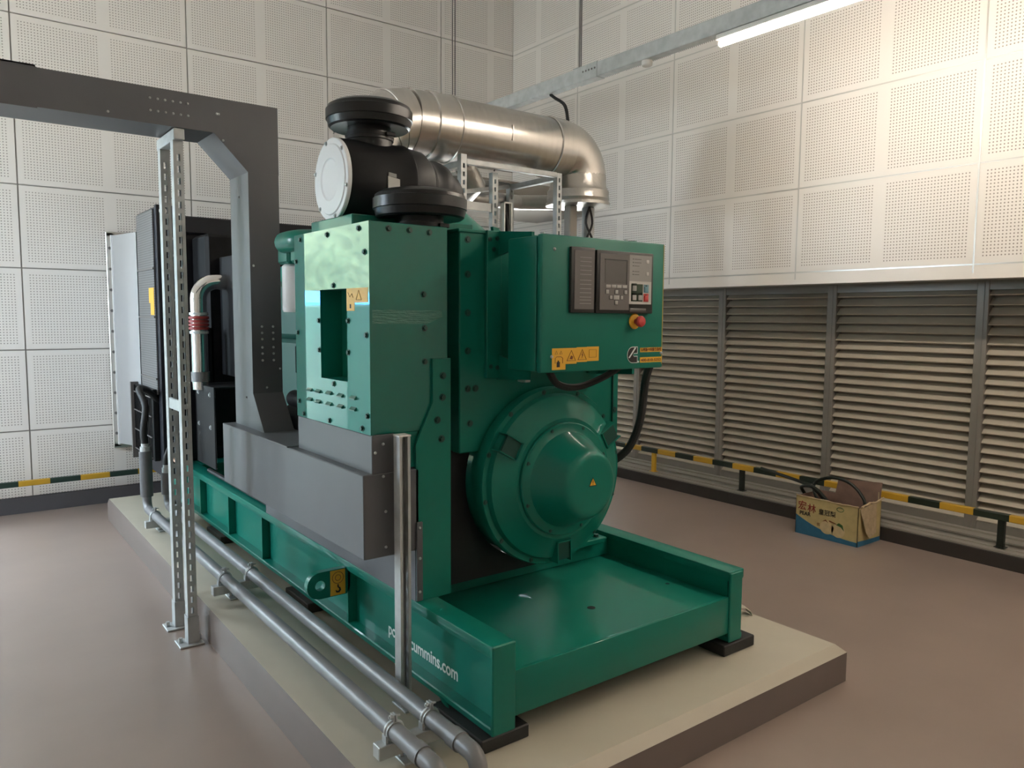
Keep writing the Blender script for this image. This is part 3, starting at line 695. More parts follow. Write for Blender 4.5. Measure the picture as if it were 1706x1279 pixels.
q = MB().box(TX0-0.0008, 2.406, 1.531, TX0, 2.467, 1.580).box(TX0-0.0008, 2.306, 1.531, TX0, 2.406, 1.580).box(TX0-0.0008, 2.406, 1.503, TX0, 2.467, 1.531)
part('warning_sticker', q, 'yellow_label', TW, 'orange warning sticker beside the recess')
part('warning_outline', MB().tube([(TX0-0.0012, 2.352, 1.540), (TX0-0.0012, 2.392, 1.540), (TX0-0.0012, 2.372, 1.572), (TX0-0.0012, 2.352, 1.540)], 0.0009, 5), 'ink_brown', TW)
part('battery_mark', MB().box(TX0-0.0014, 2.432, 1.512, TX0-0.0006, 2.442, 1.526), 'ink', TW)
part('hand_mark', MB().tube([(TX0-0.0012, 2.455, 1.566), (TX0-0.0012, 2.440, 1.550), (TX0-0.0012, 2.425, 1.562), (TX0-0.0012, 2.415, 1.548)], 0.0008, 5), 'ink_brown', TW)
part('clear_tape', MB().prism([(1.157, 1.507), (1.430, 1.506), (1.434, 1.485), (1.372, 1.460), (1.157, 1.461)], 'y', TY0-0.0008, TY0+0.0), 'tape', TW, 'strip of clear tape across the front')
# leg and gusset that carry the box on the rail
lgp = part('support_leg', MB().bbox(1.335, 2.312, zt, 1.460, 2.50, TZ0, 0.003).prism([(1.318, zt), (1.460, zt), (1.460, 1.340), (1.387, 1.340), (1.387, 1.187), (1.318, 1.044)], 'y', 2.288, 2.299), 'green', GEN)
for x, z in [(1.428, 1.279), (1.426, 1.203), (1.405, 1.124), (1.422, 1.056)]: bolt(lgp, (x, 2.288, z), 'F', 'green_dark', 0.009, 0.008)
arcp = [(AX + 0.352*math.cos(math.radians(t)), AZ + 0.352*math.sin(math.radians(t))) for t in range(160, 271, 5)]
part('cable_guard', MB().prism([(1.462, 0.470), (1.462, 0.985)] + [(arcp[0][0], 0.985)] + arcp + [(arcp[-1][0], 0.470)], 'y', 2.400, 2.408), 'black', GEN, 'black guard plate beside the alternator')  # black plate stands in for the darkness between leg and alternator
part('deck_guard', MB().box(1.404, 2.64, 0.386, 2.469, 3.12, 0.392), 'black', GEN)  # black sheet paints the shade on the deck under the alternator
part('support_bracket', MB().bbox(1.24, 2.302, 1.075, 1.335, 2.93, 1.09, 0.002).box(1.24, 2.303, 0.965, 1.336, 2.31, 1.075), 'green', GEN)

# ---- air cleaner on top
part('air_cleaner_shelf', MB().bbox(1.19, 2.50, 1.797, 1.70, 2.86, 1.842, 0.004), 'green', GEN)
AC = part('air_cleaner', MB().lathe([(1.262, 0.0), (1.262, 0.150), (1.275, 0.157), (1.40, 0.160), (1.52, 0.160), (1.525, 0.163), (1.535, 0.163), (1.54, 0.158), (1.61, 0.150), (1.64, 0.128), (1.64, 0)], (0, 2.80, 2.003), 'x', 64), 'black', GEN, 'black air cleaner canister')
part('end_cover', MB().lathe([(1.262, 0.155), (1.250, 0.155), (1.247, 0.152), (1.247, 0.134), (1.243, 0.130), (1.241, 0.080), (1.244, 0.076), (1.245, 0.070), (1.244, 0.0)], (0, 2.80, 2.003), 'x', 64), 'white_metal', AC, 'white metal end cover')
for k in range(6):
    t = math.radians(15 + 60*k); bolt(AC, (1.247, 2.80 + 0.144*math.cos(t), 2.003 + 0.144*math.sin(t)), 'L', 'galv', 0.006, 0.006)
def mushroom(cx, cy, zc_, z_base, label):
    c_ = part('intake_cap', MB().lathe([(0.112, 0.0), (0.108, 0.09), (0.098, 0.140), (0.086, 0.160), (0.074, 0.163), (0.072, 0.168), (0.036, 0.168), (0.034, 0.164), (0.010, 0.158), (0.004, 0.150), (0.010, 0.10), (0.012, 0.0)], (cx, cy, zc_), 'z', 56), 'black_gloss', GEN, label)
    part('intake_neck', MB().lathe([(z_base-zc_, 0.090), (-0.042, 0.088), (-0.040, 0.093), (-0.012, 0.093), (-0.010, 0.084), (0.02, 0.084)], (cx, cy, zc_), 'z', 40), 'black_gloss', c_)
    part('hose_clamp', MB().lathe([(-0.030, 0.0935), (-0.030, 0.0950), (-0.018, 0.0950), (-0.018, 0.0935)], (cx, cy, zc_), 'z', 40).bbox(cx+0.02, cy-0.103, zc_-0.030, cx+0.06, cy-0.090, zc_-0.016, 0.002), 'black', c_)
mushroom(1.412, 2.80, 2.207, 2.12, 'upper black mushroom intake cap')
mushroom(1.422, 2.43, 1.828, 1.794, 'lower black mushroom intake cap')
part('rating_label', MB().prism([(1.405, 2.012), (1.455, 2.004), (1.455, 1.962), (1.405, 1.968)], 'y', 2.636, 2.640), 'panel_white', AC)
part('rating_label', MB().prism([(1.408, 2.026), (1.440, 2.022), (1.440, 2.008), (1.408, 2.012)], 'y', 2.635, 2.640), 'panel_light', AC)
part('strap_latch', MB().bbox(1.50, 2.632, 1.955, 1.535, 2.645, 1.975, 0.003), 'galv', AC)
eb = spline([(1.62, 2.80, 2.003), (1.69, 2.815, 1.998), (1.745, 2.85, 1.965), (1.765, 2.885, 1.915)], 8)
part('rubber_elbow', MB().tube(eb, [0.122 + (0.006 if i % 6 < 3 else 0) for i in range(len(eb))], 32), 'black', GEN, 'ribbed black rubber elbow')
part('intake_cone', MB().lathe([(0.205, 0.118), (0.205, 0.132), (0.196, 0.136), (0.185, 0.138), (0.09, 0.245), (0.05, 0.275), (0.0, 0.285), (0.0, 0.0)], (1.775, 2.93, 1.76), 'z', 48), 'green', GEN, 'green conical intake housing')
part('lifting_tab', MB().prism([(2.01, 1.79), (2.09, 1.79), (2.025, 1.875), (1.995, 1.88)], 'y', 2.78, 2.80), 'green', GEN)

# ---- engine between alternator and radiator (mostly hidden)
en = part('engine_block', MB().bbox(1.60, 3.18, 0.62, 2.28, 4.75, 1.35, 0.02).bbox(1.62, 3.25, 1.35, 2.26, 4.65, 1.68, 0.03).bbox(1.66, 3.25, 0.46, 2.2, 4.6, 0.62, 0.02), 'green_dark', GEN)  # darker green puts the shade around the engine into its colour
for k in range(5): part('valve_cover', MB().bbox(1.70, 3.30+0.27*k, 1.68, 2.18, 3.53+0.27*k, 1.78, 0.02, 2), 'green', en)
part('flywheel_housing', MB().lathe([(3.17, 0), (3.17, 0.40), (3.30, 0.42), (3.34, 0.36), (3.34, 0)], (AX, 0, AZ), 'y', 48), 'green', GEN)
for y in (3.18, 3.33):
    part('oil_filter', MB().lathe([(0, 0.0), (0, 0.046), (0.01, 0.05), (0.20, 0.05), (0.21, 0.04), (0.21, 0)], (1.30, y, 1.50), 'z', 24), 'white_metal', GEN, 'white spin-on filter')
    part('filter_head', MB().bbox(1.25, y-0.06, 1.71, 1.62, y+0.06, 1.78, 0.01), 'green', GEN)
part('coolant_pipe', MB().tube(spline([(1.25, 3.30, 1.80), (1.26, 3.14, 1.80), (1.40, 3.06, 1.80), (1.65, 3.06, 1.80)], 8), 0.045, 16), 'green', GEN)
part('fuel_pump', MB().bbox(1.36, 3.10, 1.20, 1.60, 3.50, 1.36, 0.02), 'engine_black', GEN)
part('starter_motor', MB().cyl((1.40, 3.2, 0.98), (1.40, 3.62, 0.98), 0.075, n=24).cyl((1.34, 3.25, 1.10), (1.34, 3.45, 1.10), 0.04, n=18), 'engine_black', GEN)
for dx in (0, 0.014):
    part('wiring', MB().tube(spline([(1.235+dx, 3.02, 1.44), (1.232+dx, 3.03, 1.34), (1.25+dx, 3.05, 1.22), (1.31, 3.1, 1.18)], 6), 0.005, 6), 'white_cable', GEN)
part('fuel_line', MB().tube([(1.20, 3.0, 1.455), (1.60, 3.0, 1.455)], 0.006, 6), 'steel_pipe', GEN)
# ---- radiator with fan guard
RX0, RX1 = 1.20, 2.674
rd = part('radiator', MB().bbox(RX0+0.02, 5.46, zt, RX1-0.02, 5.93, 2.10, 0.008), 'navy', GEN)
for x0, x1 in ((RX0, RX0+0.11), (RX1-0.11, RX1)):
    part('side_frame', MB().bbox(x0, 5.42, 0.40, x1, 5.46, 2.195, 0.004).box(x0, 5.46, 0.40, x0+0.012, 5.95, 2.18) if x0 < 2 else MB().bbox(x0, 5.42, 0.40, x1, 5.46, 2.195, 0.004), 'navy', rd)
part('top_tank', MB().bbox(RX0+0.10, 5.42, 2.02, RX1-0.10, 5.93, 2.135, 0.010), 'navy', rd)
part('side_guard', MB().bbox(RX0-0.012, 5.475, 0.95, RX0+0.0, 5.945, 2.17, 0.003), 'guard_mesh', rd, 'grey mesh side guard')
for z in (1.05, 1.46, 1.78): part('guard_bar', MB().box(RX0-0.018, 5.475, z, RX0-0.010, 5.945, z+0.012), 'panel_grey', rd)
part('lifting_hole', MB().lathe([(0, 0), (0, 0.024), (-0.003, 0.024), (-0.003, 0.0)], (RX0+0.045, 5.421, 2.155), 'y', 20), 'white', rd)
for z in (1.98, 1.87, 1.58, 1.27, 1.17, 0.88, 0.70): bolt(rd, (RX0+0.085, 5.42, z), 'F', 'galv', 0.012, 0.008)
part('warning_sticker', MB().prism([(5.48, 1.48), (5.58, 1.48), (5.58, 1.56), (5.62, 1.56), (5.62, 1.66), (5.48, 1.66)], 'x', RX0-0.0145, RX0-0.0125), 'yellow_label', rd, 'yellow sticker on the radiator side')
part('fan_shroud', MB().bbox(1.42, 5.10, 0.62, 2.45, 5.43, 2.00, 0.02), 'engine_black', GEN)
gd = part('fan_guard', MB().bbox(1.335, 4.72, 0.55, 1.345, 5.12, 1.05, 0.003).box(1.335, 5.10, 0.55, 1.45, 5.12, 1.40).box(1.34, 4.72, 1.04, 1.6, 5.12, 1.05), 'black', GEN)
for y, z in ((4.80, 1.0), (5.05, 1.0), (4.80, 0.80), (5.05, 0.80)): bolt(gd, (1.335, y, z), 'L', 'galv', 0.010, 0.007)
part('fan_guard', MB().bbox(1.50, 4.78, 1.10, 1.52, 5.10, 1.85, 0.004), 'engine_black', GEN)
# polished charge air pipe with red coupling
pp = [(1.335, 4.99, 1.02), (1.335, 4.99, 1.58)] + arc((1.445, 4.99, 1.58), 0.11, 180, 90, 8, 'xz') + [(1.85, 4.99, 1.69)]
part('charge_air_pipe', MB().tube(pp, 0.050, 24), 'chrome', GEN, 'polished charge air pipe')
q = MB()
for k in range(4): q.lathe([(-0.010, 0.052), (-0.006, 0.060), (0.006, 0.060), (0.010, 0.052)], (1.335, 4.99, 1.40+0.022*k), 'z', 24)
part('silicone_coupling', q, 'red_hose', GEN, 'red ribbed silicone coupling')
for z in (1.375, 1.49): part('hose_clamp', MB().lathe([(-0.008, 0.052), (-0.008, 0.056), (0.008, 0.056), (0.008, 0.052)], (1.335, 4.99, z), 'z', 24), 'galv', GEN)
part('silicone_coupling', MB().lathe([(-0.03, 0.051), (-0.03, 0.055), (0.03, 0.055), (0.03, 0.051)], (1.335, 4.99, 1.10), 'z', 24), 'steel_pipe', GEN)
# wire guard box low on the radiator's left side
wg = part('belt_guard', MB().bbox(1.16, 5.50, 0.50, 1.198, 6.05, 0.985, 0.004), 'black', GEN, 'black wire grid guard beside the radiator')
for k in range(13): part('grid_wire', MB().box(1.150, 5.52+0.042*k, 0.51, 1.156, 5.526+0.042*k, 0.98), 'engine_black', wg)
for z in (0.52, 0.66, 0.80, 0.93): part('grid_wire', MB().box(1.146, 5.50, z, 1.152, 6.05, z+0.007), 'panel_grey', wg)
part('guard_bracket', MB().box(1.13, 6.03, 0.45, 1.20, 6.06, 1.0), 'panel_grey', wg)
part('fuel_line', MB().tube([(1.20, 5.62, 0.60), (1.25, 5.3, 0.52)], 0.010, 8), 'copper', GEN)
part('drain_line', MB().tube([(1.36, 4.95, 0.51), (1.36, 3.75, 0.508)], 0.014, 8), 'rubber', GEN)

# ================================================================== busbar duct
BD = thing('busbar_duct', 'grey sheet metal cable duct rising from the machine and running overhead', 'cable duct', (1.22, 3.2, 0.672))
lb = part('lower_box', MB().bbox(1.118, 2.288, 0.672, 1.330, 3.815, 0.960, 0.003), 'duct_grey', BD)
part('riser_box', MB().bbox(1.152, 2.290, 0.958, 1.240, 2.932, 1.090, 0.003), 'duct_grey', BD)
part('box_lid', MB().bbox(1.115, 2.96, 0.958, 1.33, 3.30, 0.964, 0.002), 'duct_grey', BD)
part('side_skirt', MB().box(1.316, 2.292, zt, 1.322, 3.80, 0.674).bbox(1.316, 2.280, zt+0.002, 1.340, 2.288, 0.772, 0.002), 'duct_grey', BD)
for x, z in [(1.192, 1.059), (1.163, 1.032), (1.192, 0.949), (1.2, 0.828), (1.2, 0.705)]: bolt(BD, (x, 2.288, z), 'F', 'galv', 0.0055, 0.005, 'dome', 'screw')
for x, z in [(1.327, 0.752), (1.328, 0.643), (1.327, 0.523)]: bolt(BD, (x, 2.280, z), 'F', 'galv', 0.0055, 0.005, 'dome', 'screw')
for k in range(5): bolt(BD, (1.26-0.004*k, 3.10-0.03*k, 0.964), 'T', 'galv', 0.006, 0.010, 'hex', 'bolt')
sx0, sx1, sy0, sy1 = 1.175, 1.315, 3.530, 3.790
q = MB().prism([(sy0, 2.40), (sy1, 2.40), (sy1, 0.96), (3.392, 0.96), (sy0, 1.125)], 'x', sx0, sx1)
sh = part('vertical_shaft', q, 'duct_grey', BD)
q = MB().prism([(-0.60, 2.279), (1.030, 2.279), (1.175, 2.126), (1.316, 2.126), (1.316, 2.428), (-0.60, 2.428)], 'y', sy0-0.001, sy1+0.001)
bmn = part('overhead_run', q, 'duct_grey', BD)
part('joint_cover', MB().box(-0.62, sy0-0.004, 2.274, 0.37, sy0-0.001, 2.436).box(-0.62, sy0-0.004, 2.43, 0.37, sy1, 2.436), 'duct_grey', bmn)
for x, z in [(0.775, 2.383), (0.805, 2.383), (0.834, 2.383), (0.864, 2.383), (0.895, 2.383), (0.924, 2.383), (0.776, 2.333), (0.805, 2.333), (0.835, 2.333), (0.865, 2.333), (0.895, 2.333), (0.925, 2.333), (0.616, 2.302), (1.053, 2.36), (1.045, 2.36), (1.069, 2.250)]:
    bolt(bmn, (x, sy0-0.001, z), 'F', 'galv', 0.0055, 0.005, 'dome', 'screw')
for z in (1.433, 1.404, 1.375, 1.337, 1.308, 1.277):
    for x in (1.223, 1.275): bolt(sh, (x, sy0, z), 'F', 'galv', 0.006, 0.006, 'dome', 'screw')
for x, z in ((1.19, 1.71), (1.305, 1.236), (1.24, 1.15)): bolt(sh, (x, sy0, z), 'F', 'galv', 0.0055, 0.005, 'dome', 'screw')
for y, z in ((3.66, 2.03), (3.62, 1.10)): bolt(sh, (sx0, y, z), 'L', 'panel_grey', 0.006, 0.005, 'dome', 'screw')

# ================================================================== strut stand under the overhead run
SS = thing('strut_stand', 'tall galvanised slotted strut stand under the overhead cable duct', 'stand', (0.88, 3.68, 0))
for y in (3.545, 3.775):
    M_ = Matrix.Translation((0.884, y, 0.012))
    ps = part('post', MB().channel(M_, 2.215, dp=0.045), 'galv', SS)
    b_ = part('base_plate', MB().bbox(0.820, y-0.03, 0.0, 0.926, y+0.075, 0.008, 0.002).box(0.860, y-0.006, 0.008, 0.864, y+0.05, 0.13).box(0.904, y-0.006, 0.008, 0.908, y+0.05, 0.13).box(0.860, y-0.008, 0.008, 0.908, y-0.004, 0.13), 'galv', SS)
    for dx in (0.835, 0.915): bolt(b_, (dx, y+0.03, 0.008), 'T', 'galv', 0.009, 0.022)
part('top_channel', MB().bbox(0.862, 3.52, 2.227, 0.906, 3.83, 2.2735, 0.003), 'galv', SS)
part('cross_channel', MB().bbox(0.866, 3.585, 1.055, 0.878, 3.78, 1.105, 0.002), 'galv', SS)

# short strut post at the end of the duct
SP = thing('strut_post', 'short galvanised strut post standing before the duct end plate', 'post', (1.236, 2.23, 0.155))
part('post', MB().channel(Matrix.Translation((1.238, 2.262, 0.163)) @ Matrix.Rotation(math.pi, 4, 'Z') , 0.925, wd=0.041, dp=0.041), 'galv', SP)
part('end_cap', MB().bbox(1.2155, 2.219, 1.088, 1.2605, 2.263, 1.094, 0.001), 'white', SP)
part('base_plate', MB().bbox(1.21, 2.18, 0.155, 1.268, 2.275, 0.163, 0.002), 'galv', SP)

# ================================================================== coolant / fuel pipes along the plinth
def pipe_run(x, y_far, ins_top, hose, label):
    t = thing('steel_pipe', label, 'pipe', (x, 3.5, 0.155))
    pts = [(x, 1.70, 0.155), (x, 1.70, 0.20)] + arc((x, 1.74, 0.21), 0.04, 180, 90, 5, 'yz') + [(x, 1.80, 0.25), (x, y_far-0.06, 0.25)] + arc((x, y_far-0.06, 0.31), 0.06, -90, 0, 6, 'yz') + [(x, y_far, ins_top)]
    part('pipe', MB().tube(pts, 0.027, 18), 'steel_pipe', t)
    part('elbow_sleeve', MB().tube([(x, 1.79, 0.25), (x, 1.835, 0.25)], 0.031, 18), 'steel_pipe', t)
    part('insulation_sleeve', MB().tube([(x, y_far, 0.33), (x, y_far, ins_top)], 0.038, 18), 'insul', t)
    part('coupling', MB().tube([(x, y_far, ins_top), (x, y_far, ins_top+0.03)], 0.031, 16).tube([(x, y_far, ins_top+0.03), (x, y_far, ins_top+0.05)], 0.024, 16), 'galv', t)
    part('flexible_hose', MB().tube(spline(hose, 8), 0.021, 12), 'rubber', t)
    return t
pipe_run(1.052, 5.24, 0.62, [(1.052, 5.24, 0.66), (1.045, 5.24, 0.75), (1.07, 5.28, 0.90), (1.06, 5.40, 1.0), (1.13, 5.48, 0.98), (1.20, 5.52, 0.90)], 'outer grey steel pipe running along the plinth edge')
pipe_run(1.177, 5.24, 0.47, [(1.177, 5.24, 0.51), (1.18, 5.25, 0.56), (1.22, 5.30, 0.62), (1.30, 5.38, 0.66), (1.36, 5.44, 0.68)], 'inner grey steel pipe running beside the green base rail')
def pipe_support(y, label):
    t = thing('pipe_support', label, 'pipe support', (1.115, y, 0.155), 'strut brackets under the two pipes')
    part('cross_channel', MB().bbox(0.992, y-0.021, 0.180, 1.232, y+0.021, 0.2225, 0.002).box(0.9915, y-0.017, 0.184, 0.993, y+0.017, 0.219), 'galv', t)
    part('foot', MB().bbox(1.06, y-0.05, 0.155, 1.17, y+0.05, 0.162, 0.002).box(1.095, y-0.02, 0.162, 1.135, y+0.02, 0.18), 'galv', t)
    bolt(t, (1.075, y+0.0, 0.162), 'T', 'galv', 0.008, 0.014)
    for x in (1.052, 1.177):
        c_ = part('pipe_clamp', MB().tube(arc((x, y, 0.25), 0.0295, -35, 215, 14, 'xz'), 0.0045, 6).box(x-0.034, y-0.012, 0.222, x-0.026, y+0.012, 0.245).box(x+0.026, y-0.012, 0.222, x+0.034, y+0.012, 0.245)
                  .box(x-0.006, y-0.011, 0.278, x-0.002, y+0.011, 0.302).box(x+0.002, y-0.011, 0.278, x+0.006, y+0.011, 0.302), 'galv', t)
        part('clamp_band', MB().lathe([(-0.011, 0.0275), (-0.011, 0.0305), (0.011, 0.0305), (0.011, 0.0275)], (x, y, 0.25), 'y', 24), 'galv', c_)
        part('clamp_screw', MB().cyl((x-0.018, y, 0.293), (x+0.020, y, 0.293), 0.0035, n=8).cyl((x-0.014, y, 0.293), (x-0.006, y, 0.293), 0.008, n=6), 'galv', c_)
pipe_support(1.965, 'galvanised pipe bracket nearest the camera by the rail lettering')
pipe_support(3.62, 'galvanised pipe bracket halfway along the pipes beside the tall stand')
pipe_support(5.02, 'galvanised pipe bracket at the far end of the pipes')

# ================================================================== exhaust silencer on its frame
MX = thing('exhaust_silencer', 'large stainless clad exhaust silencer hanging over the machine', 'silencer', (3.1, 4.25, 2.46))
my, mz, mr = 4.25, 2.668, 0.200
part('silencer_body', MB().tube([(2.68, my, mz), (3.50, my, mz)], mr, 64), 'stainless', MX)
part('cladding_sleeve', MB().tube([(2.39, my, mz), (2.525, my, mz)], mr, 64).tube([(2.52, my, mz), (2.685, my, mz)], mr+0.005, 64).lathe([(-0.008, mr+0.002), (-0.004, mr+0.011), (0.004, mr+0.011), (0.008, mr+0.002)], (2.685, my, mz), 'x', 64), 'stainless', MX)
part('cladding_sleeve', MB().tube([(3.495, my, mz), (3.60, my, mz)], mr+0.004, 64).lathe([(-0.008, mr+0.002), (-0.004, mr+0.010), (0.004, mr+0.010), (0.008, mr+0.002)], (3.495, my, mz), 'x', 64), 'stainless', MX)
part('seam_ring', MB().lathe([(-0.007, mr), (-0.003, mr+0.010), (0.003, mr+0.010), (0.007, mr)], (2.52, my, mz), 'x', 64), 'stainless', MX)
part('seam_ring', MB().box(3.06, my-mr-0.003, mz-0.05, 3.066, my-mr+0.02, mz+0.05), 'stainless', MX)
# gored elbows
def gore(c, r, a0, a1, n, rad):
    pts = arc(c, r, a0, a1, n, 'xz'); q = MB().tube(pts, rad, 48)
    for p_, a_ in zip(pts, [a0 + (a1-a0)*i/n for i in range(n+1)]):
        M_ = Matrix.Translation(p_) @ Matrix.Rotation(-math.radians(a_), 4, 'Y')
        q.add([M_ @ Vector(v) for v in MB().lathe([(-0.004, rad-0.002), (-0.002, rad+0.005), (0.002, rad+0.005), (0.004, rad-0.002)], (0, 0, 0), 'z', 48).v],
              MB().lathe([(-0.004, rad), (-0.002, rad), (0.002, rad), (0.004, rad)], (0, 0, 0), 'z', 48).f)
    return q
part('elbow', gore((2.39, my, mz-0.29), 0.29, 180, 90, 4, mr-0.002), 'stainless', MX, 'segmented clad elbow at the left end')
part('down_pipe', MB().tube([(2.10, my, mz-0.29), (2.10, my, 1.80)], 0.12, 32), 'foil', MX)
ec = MB().tube(arc((3.62, my, mz-0.19), 0.19, 90, 0, 10, 'xz'), mr, 56)
part('elbow', ec, 'stainless', MX, 'rounded clad elbow at the right end')
part('cladding_sleeve', MB().tube([(3.595, my, mz), (3.63, my, mz)], mr+0.003, 56), 'stainless', MX)
part('foil_collar', MB().lathe([(2.30, 0.16), (2.30, 0.215), (2.33, 0.228), (2.36, 0.222), (2.385, 0.225), (2.42, 0.205), (2.50, 0.20)], (3.81, my, 0), 'z', 40), 'foil', MX, 'crumpled foil collar')
part('flange', MB().lathe([(2.285, 0.0), (2.285, 0.235), (2.305, 0.235), (2.305, 0.0)], (3.81, my, 0), 'z', 40), 'foil', MX)
part('branch_pipe', MB().tube([(2.78, 4.62, 2.33), (3.55, 4.62, 2.33), (3.75, 4.45, 2.33)], 0.055, 20), 'foil', MX)
part('branch_pipe', MB().tube([(2.85, 4.30, 2.475), (2.95, 4.32, 2.36), (3.0, 4.5, 2.33)], 0.07, 20), 'foil', MX)

SF = thing('support_frame', 'slotted steel frame holding up the exhaust silencer', 'frame', (3.02, 4.25, 0))
for x, y, z0 in ((2.640, 3.985, 0.155), (3.405, 3.985, 0.0), (2.640, 4.515, 0.155), (3.405, 4.515, 0.0)):
    part('post', MB().channel(Matrix.Translation((x, y, z0)), 2.468-z0 if x < 3 else 2.44-z0), 'galv', SF)
part('crossbar', MB().bbox(2.661, 3.985, 2.410, 3.385, 4.015, 2.444, 0.003), 'galv', SF)
part('crossbar', MB().bbox(2.45, 4.515, 2.405, 3.385, 4.545, 2.445, 0.003), 'galv', SF)
for x in (2.640, 3.405): part('crossbar', MB().bbox(x-0.02, 4.026, 2.395, x+0.02, 4.515, 2.432, 0.003), 'galv', SF)
part('brace', MB().tube([(2.66, 4.05, 2.25), (3.36, 4.50, 2.41)], 0.018, 4), 'galv', SF)
mp = part('middle_post', MB().channel(Matrix.Translation((2.93, 4.06, 0.50)), 1.90), 'galv', SF)
part('bracket_arm', MB().bbox(2.66, 4.07, 2.150, 2.93, 4.10, 2.205, 0.002).prism([(2.90, 2.205), (2.93, 2.205), (2.93, 2.08)], 'y', 4.08, 4.084), 'galv', SF)
part('middle_post_foot', MB().bbox(2.88, 4.03, 0.0, 2.98, 4.13, 0.50, 0.004), 'galv', SF)
JB = thing('junction_box', 'small dark framed box hanging inside the silencer frame', 'box', (3.0, 4.02, 2.03))
part('box_frame', MB().box(2.962, 4.005, 1.90, 2.970, 4.05, 2.215).box(3.018, 4.005, 1.90, 3.026, 4.05, 2.215).box(2.962, 4.005, 2.207, 3.026, 4.05, 2.215), 'white', JB)
part('box_back', MB().box(2.970, 4.03, 1.90, 3.018, 4.05, 2.207), 'black', JB)
part('cable_bundle', MB().tube(spline([(2.985, 4.02, 2.15), (3.0, 4.015, 2.05), (2.99, 4.015, 1.92)], 6), 0.010, 8), 'rubber', JB)
for x, nm in ((3.728, 'smooth grey steel column under the right silencer elbow'), (3.90, 'grey column with black cables right of the other column')):
    t = thing('steel_column', nm, 'column', (x, 4.25, 0))
    part('shaft', MB().bbox(x-0.035, 4.20, 0.008, x+0.035, 4.27, 2.284, 0.006), 'galv' if x > 3.8 else 'alu_frame', t)
    part('foot_plate', MB().bbox(x-0.07, 4.16, 0, x+0.07, 4.31, 0.01, 0.002), 'galv', t)
    if x > 3.8:
        for dx, s_ in ((-0.05, 1), (-0.03, -1)):
            part('cable', MB().tube(spline([(x-0.055, 4.18, 1.2), (x-0.06, 4.18, 1.85), (x-0.045+0.035*s_, 4.17, 2.02), (x-0.05-0.03*s_, 4.17, 2.16), (x-0.04, 4.18, 2.28)], 6), 0.008, 8), 'rubber', t)
# far supply duct below the ceiling corner
VD = thing('ventilation_duct', 'dark boxed duct in the far corner seen under the silencer', 'duct', (4.3, 5.6, 2.45))
part('duct_body', MB().bbox(3.55, 5.45, 2.44, 5.04, 6.25, 2.66, 0.006), 'alu_frame', VD)
part('duct_flange', MB().bbox(3.53, 5.43, 2.425, 3.56, 6.27, 2.675, 0.003), 'alu_frame', VD)

# canvas duct from the radiator to the far wall
FD = thing('flexible_duct', 'pale grey canvas duct between the radiator and the far wall', 'duct', (1.9, 6.3, 0.5))
q = MB(); a0, a1, z0, z1 = 1.185, 2.69, 0.53, 2.06
q.add([(a0, 5.955, z0), (a0, 5.955, z1), (1.15, YB-0.03, 2.085), (1.15, YB-0.03, 0.47), (a1, 5.955, z0), (a1, 5.955, z1), (2.73, YB-0.03, 2.085), (2.73, YB-0.03, 0.47)],
      [(0, 1, 2, 3), (4, 7, 6, 5), (1, 5, 6, 2), (0, 3, 7, 4)])
part('canvas', q, 'canvas', FD)
part('wall_flange', MB().bbox(1.11, YB-0.03, 0.44, 1.165, YB-0.001, 2.11, 0.004).bbox(2.72, YB-0.03, 0.44, 2.77, YB-0.001, 2.11, 0.004).bbox(1.11, YB-0.03, 2.08, 2.77, YB-0.001, 2.115, 0.004).bbox(1.11, YB-0.03, 0.43, 2.77, YB-0.001, 0.47, 0.004), 'alu', FD)
part('edge_strip', MB().box(1.142, YB-0.052, 0.46, 1.156, YB-0.03, 2.09), 'white_metal', FD)
for k in range(10): bolt(FD, (1.135, YB-0.03, 0.55+0.16*k), 'F', 'panel_grey', 0.008, 0.006)

# ================================================================== lamp trunking and lamps
TZ = 3.145
TR = thing('lamp_trunking', 'long grey lamp trunking hung high along the louvred wall', 'trunking', (3.8, 2.0, TZ))
part('channel', MB().bbox(3.765, -2.6, TZ, 3.835, 6.60, TZ+0.098, 0.003), 'galv', TR)
part('joint_piece', MB().bbox(3.760, 4.02, TZ-0.004, 3.840, 4.26, TZ+0.102, 0.003), 'galv', TR)
for y in (4.04, 4.07, 4.10, 4.13, 4.16): bolt(TR, (3.760, y, TZ+0.06), 'L', 'panel_grey', 0.005, 0.004)
for y in (5.9, 4.235, 2.3, 0.3, -1.8):
    for dx in (-0.028, 0.028): part('hanger_rod', MB().tube([(3.8+dx, y+dx*0.8, TZ+0.098), (3.8+dx, y+dx*0.8, ZC)], 0.005, 8), 'panel_grey', TR)
    part('hanger_bracket', MB().bbox(3.755, y-0.03, TZ+0.098, 3.845, y+0.03, TZ+0.104, 0.002), 'galv', TR)
part('sensor', MB().lathe([(0, 0.034), (-0.012, 0.036), (-0.030, 0.034), (-0.036, 0.026), (-0.036, 0)], (3.80, 3.587, TZ), 'z', 24), 'white', TR)
LAMPS = [(3.8, 3.00), (3.8, 1.66), (3.8, 0.32), (3.8, -1.02)]  # the last three are unseen tubes added to brighten the room
places = ['near the louvred wall', 'second from the sensor', 'third from the sensor', 'farthest from the sensor']
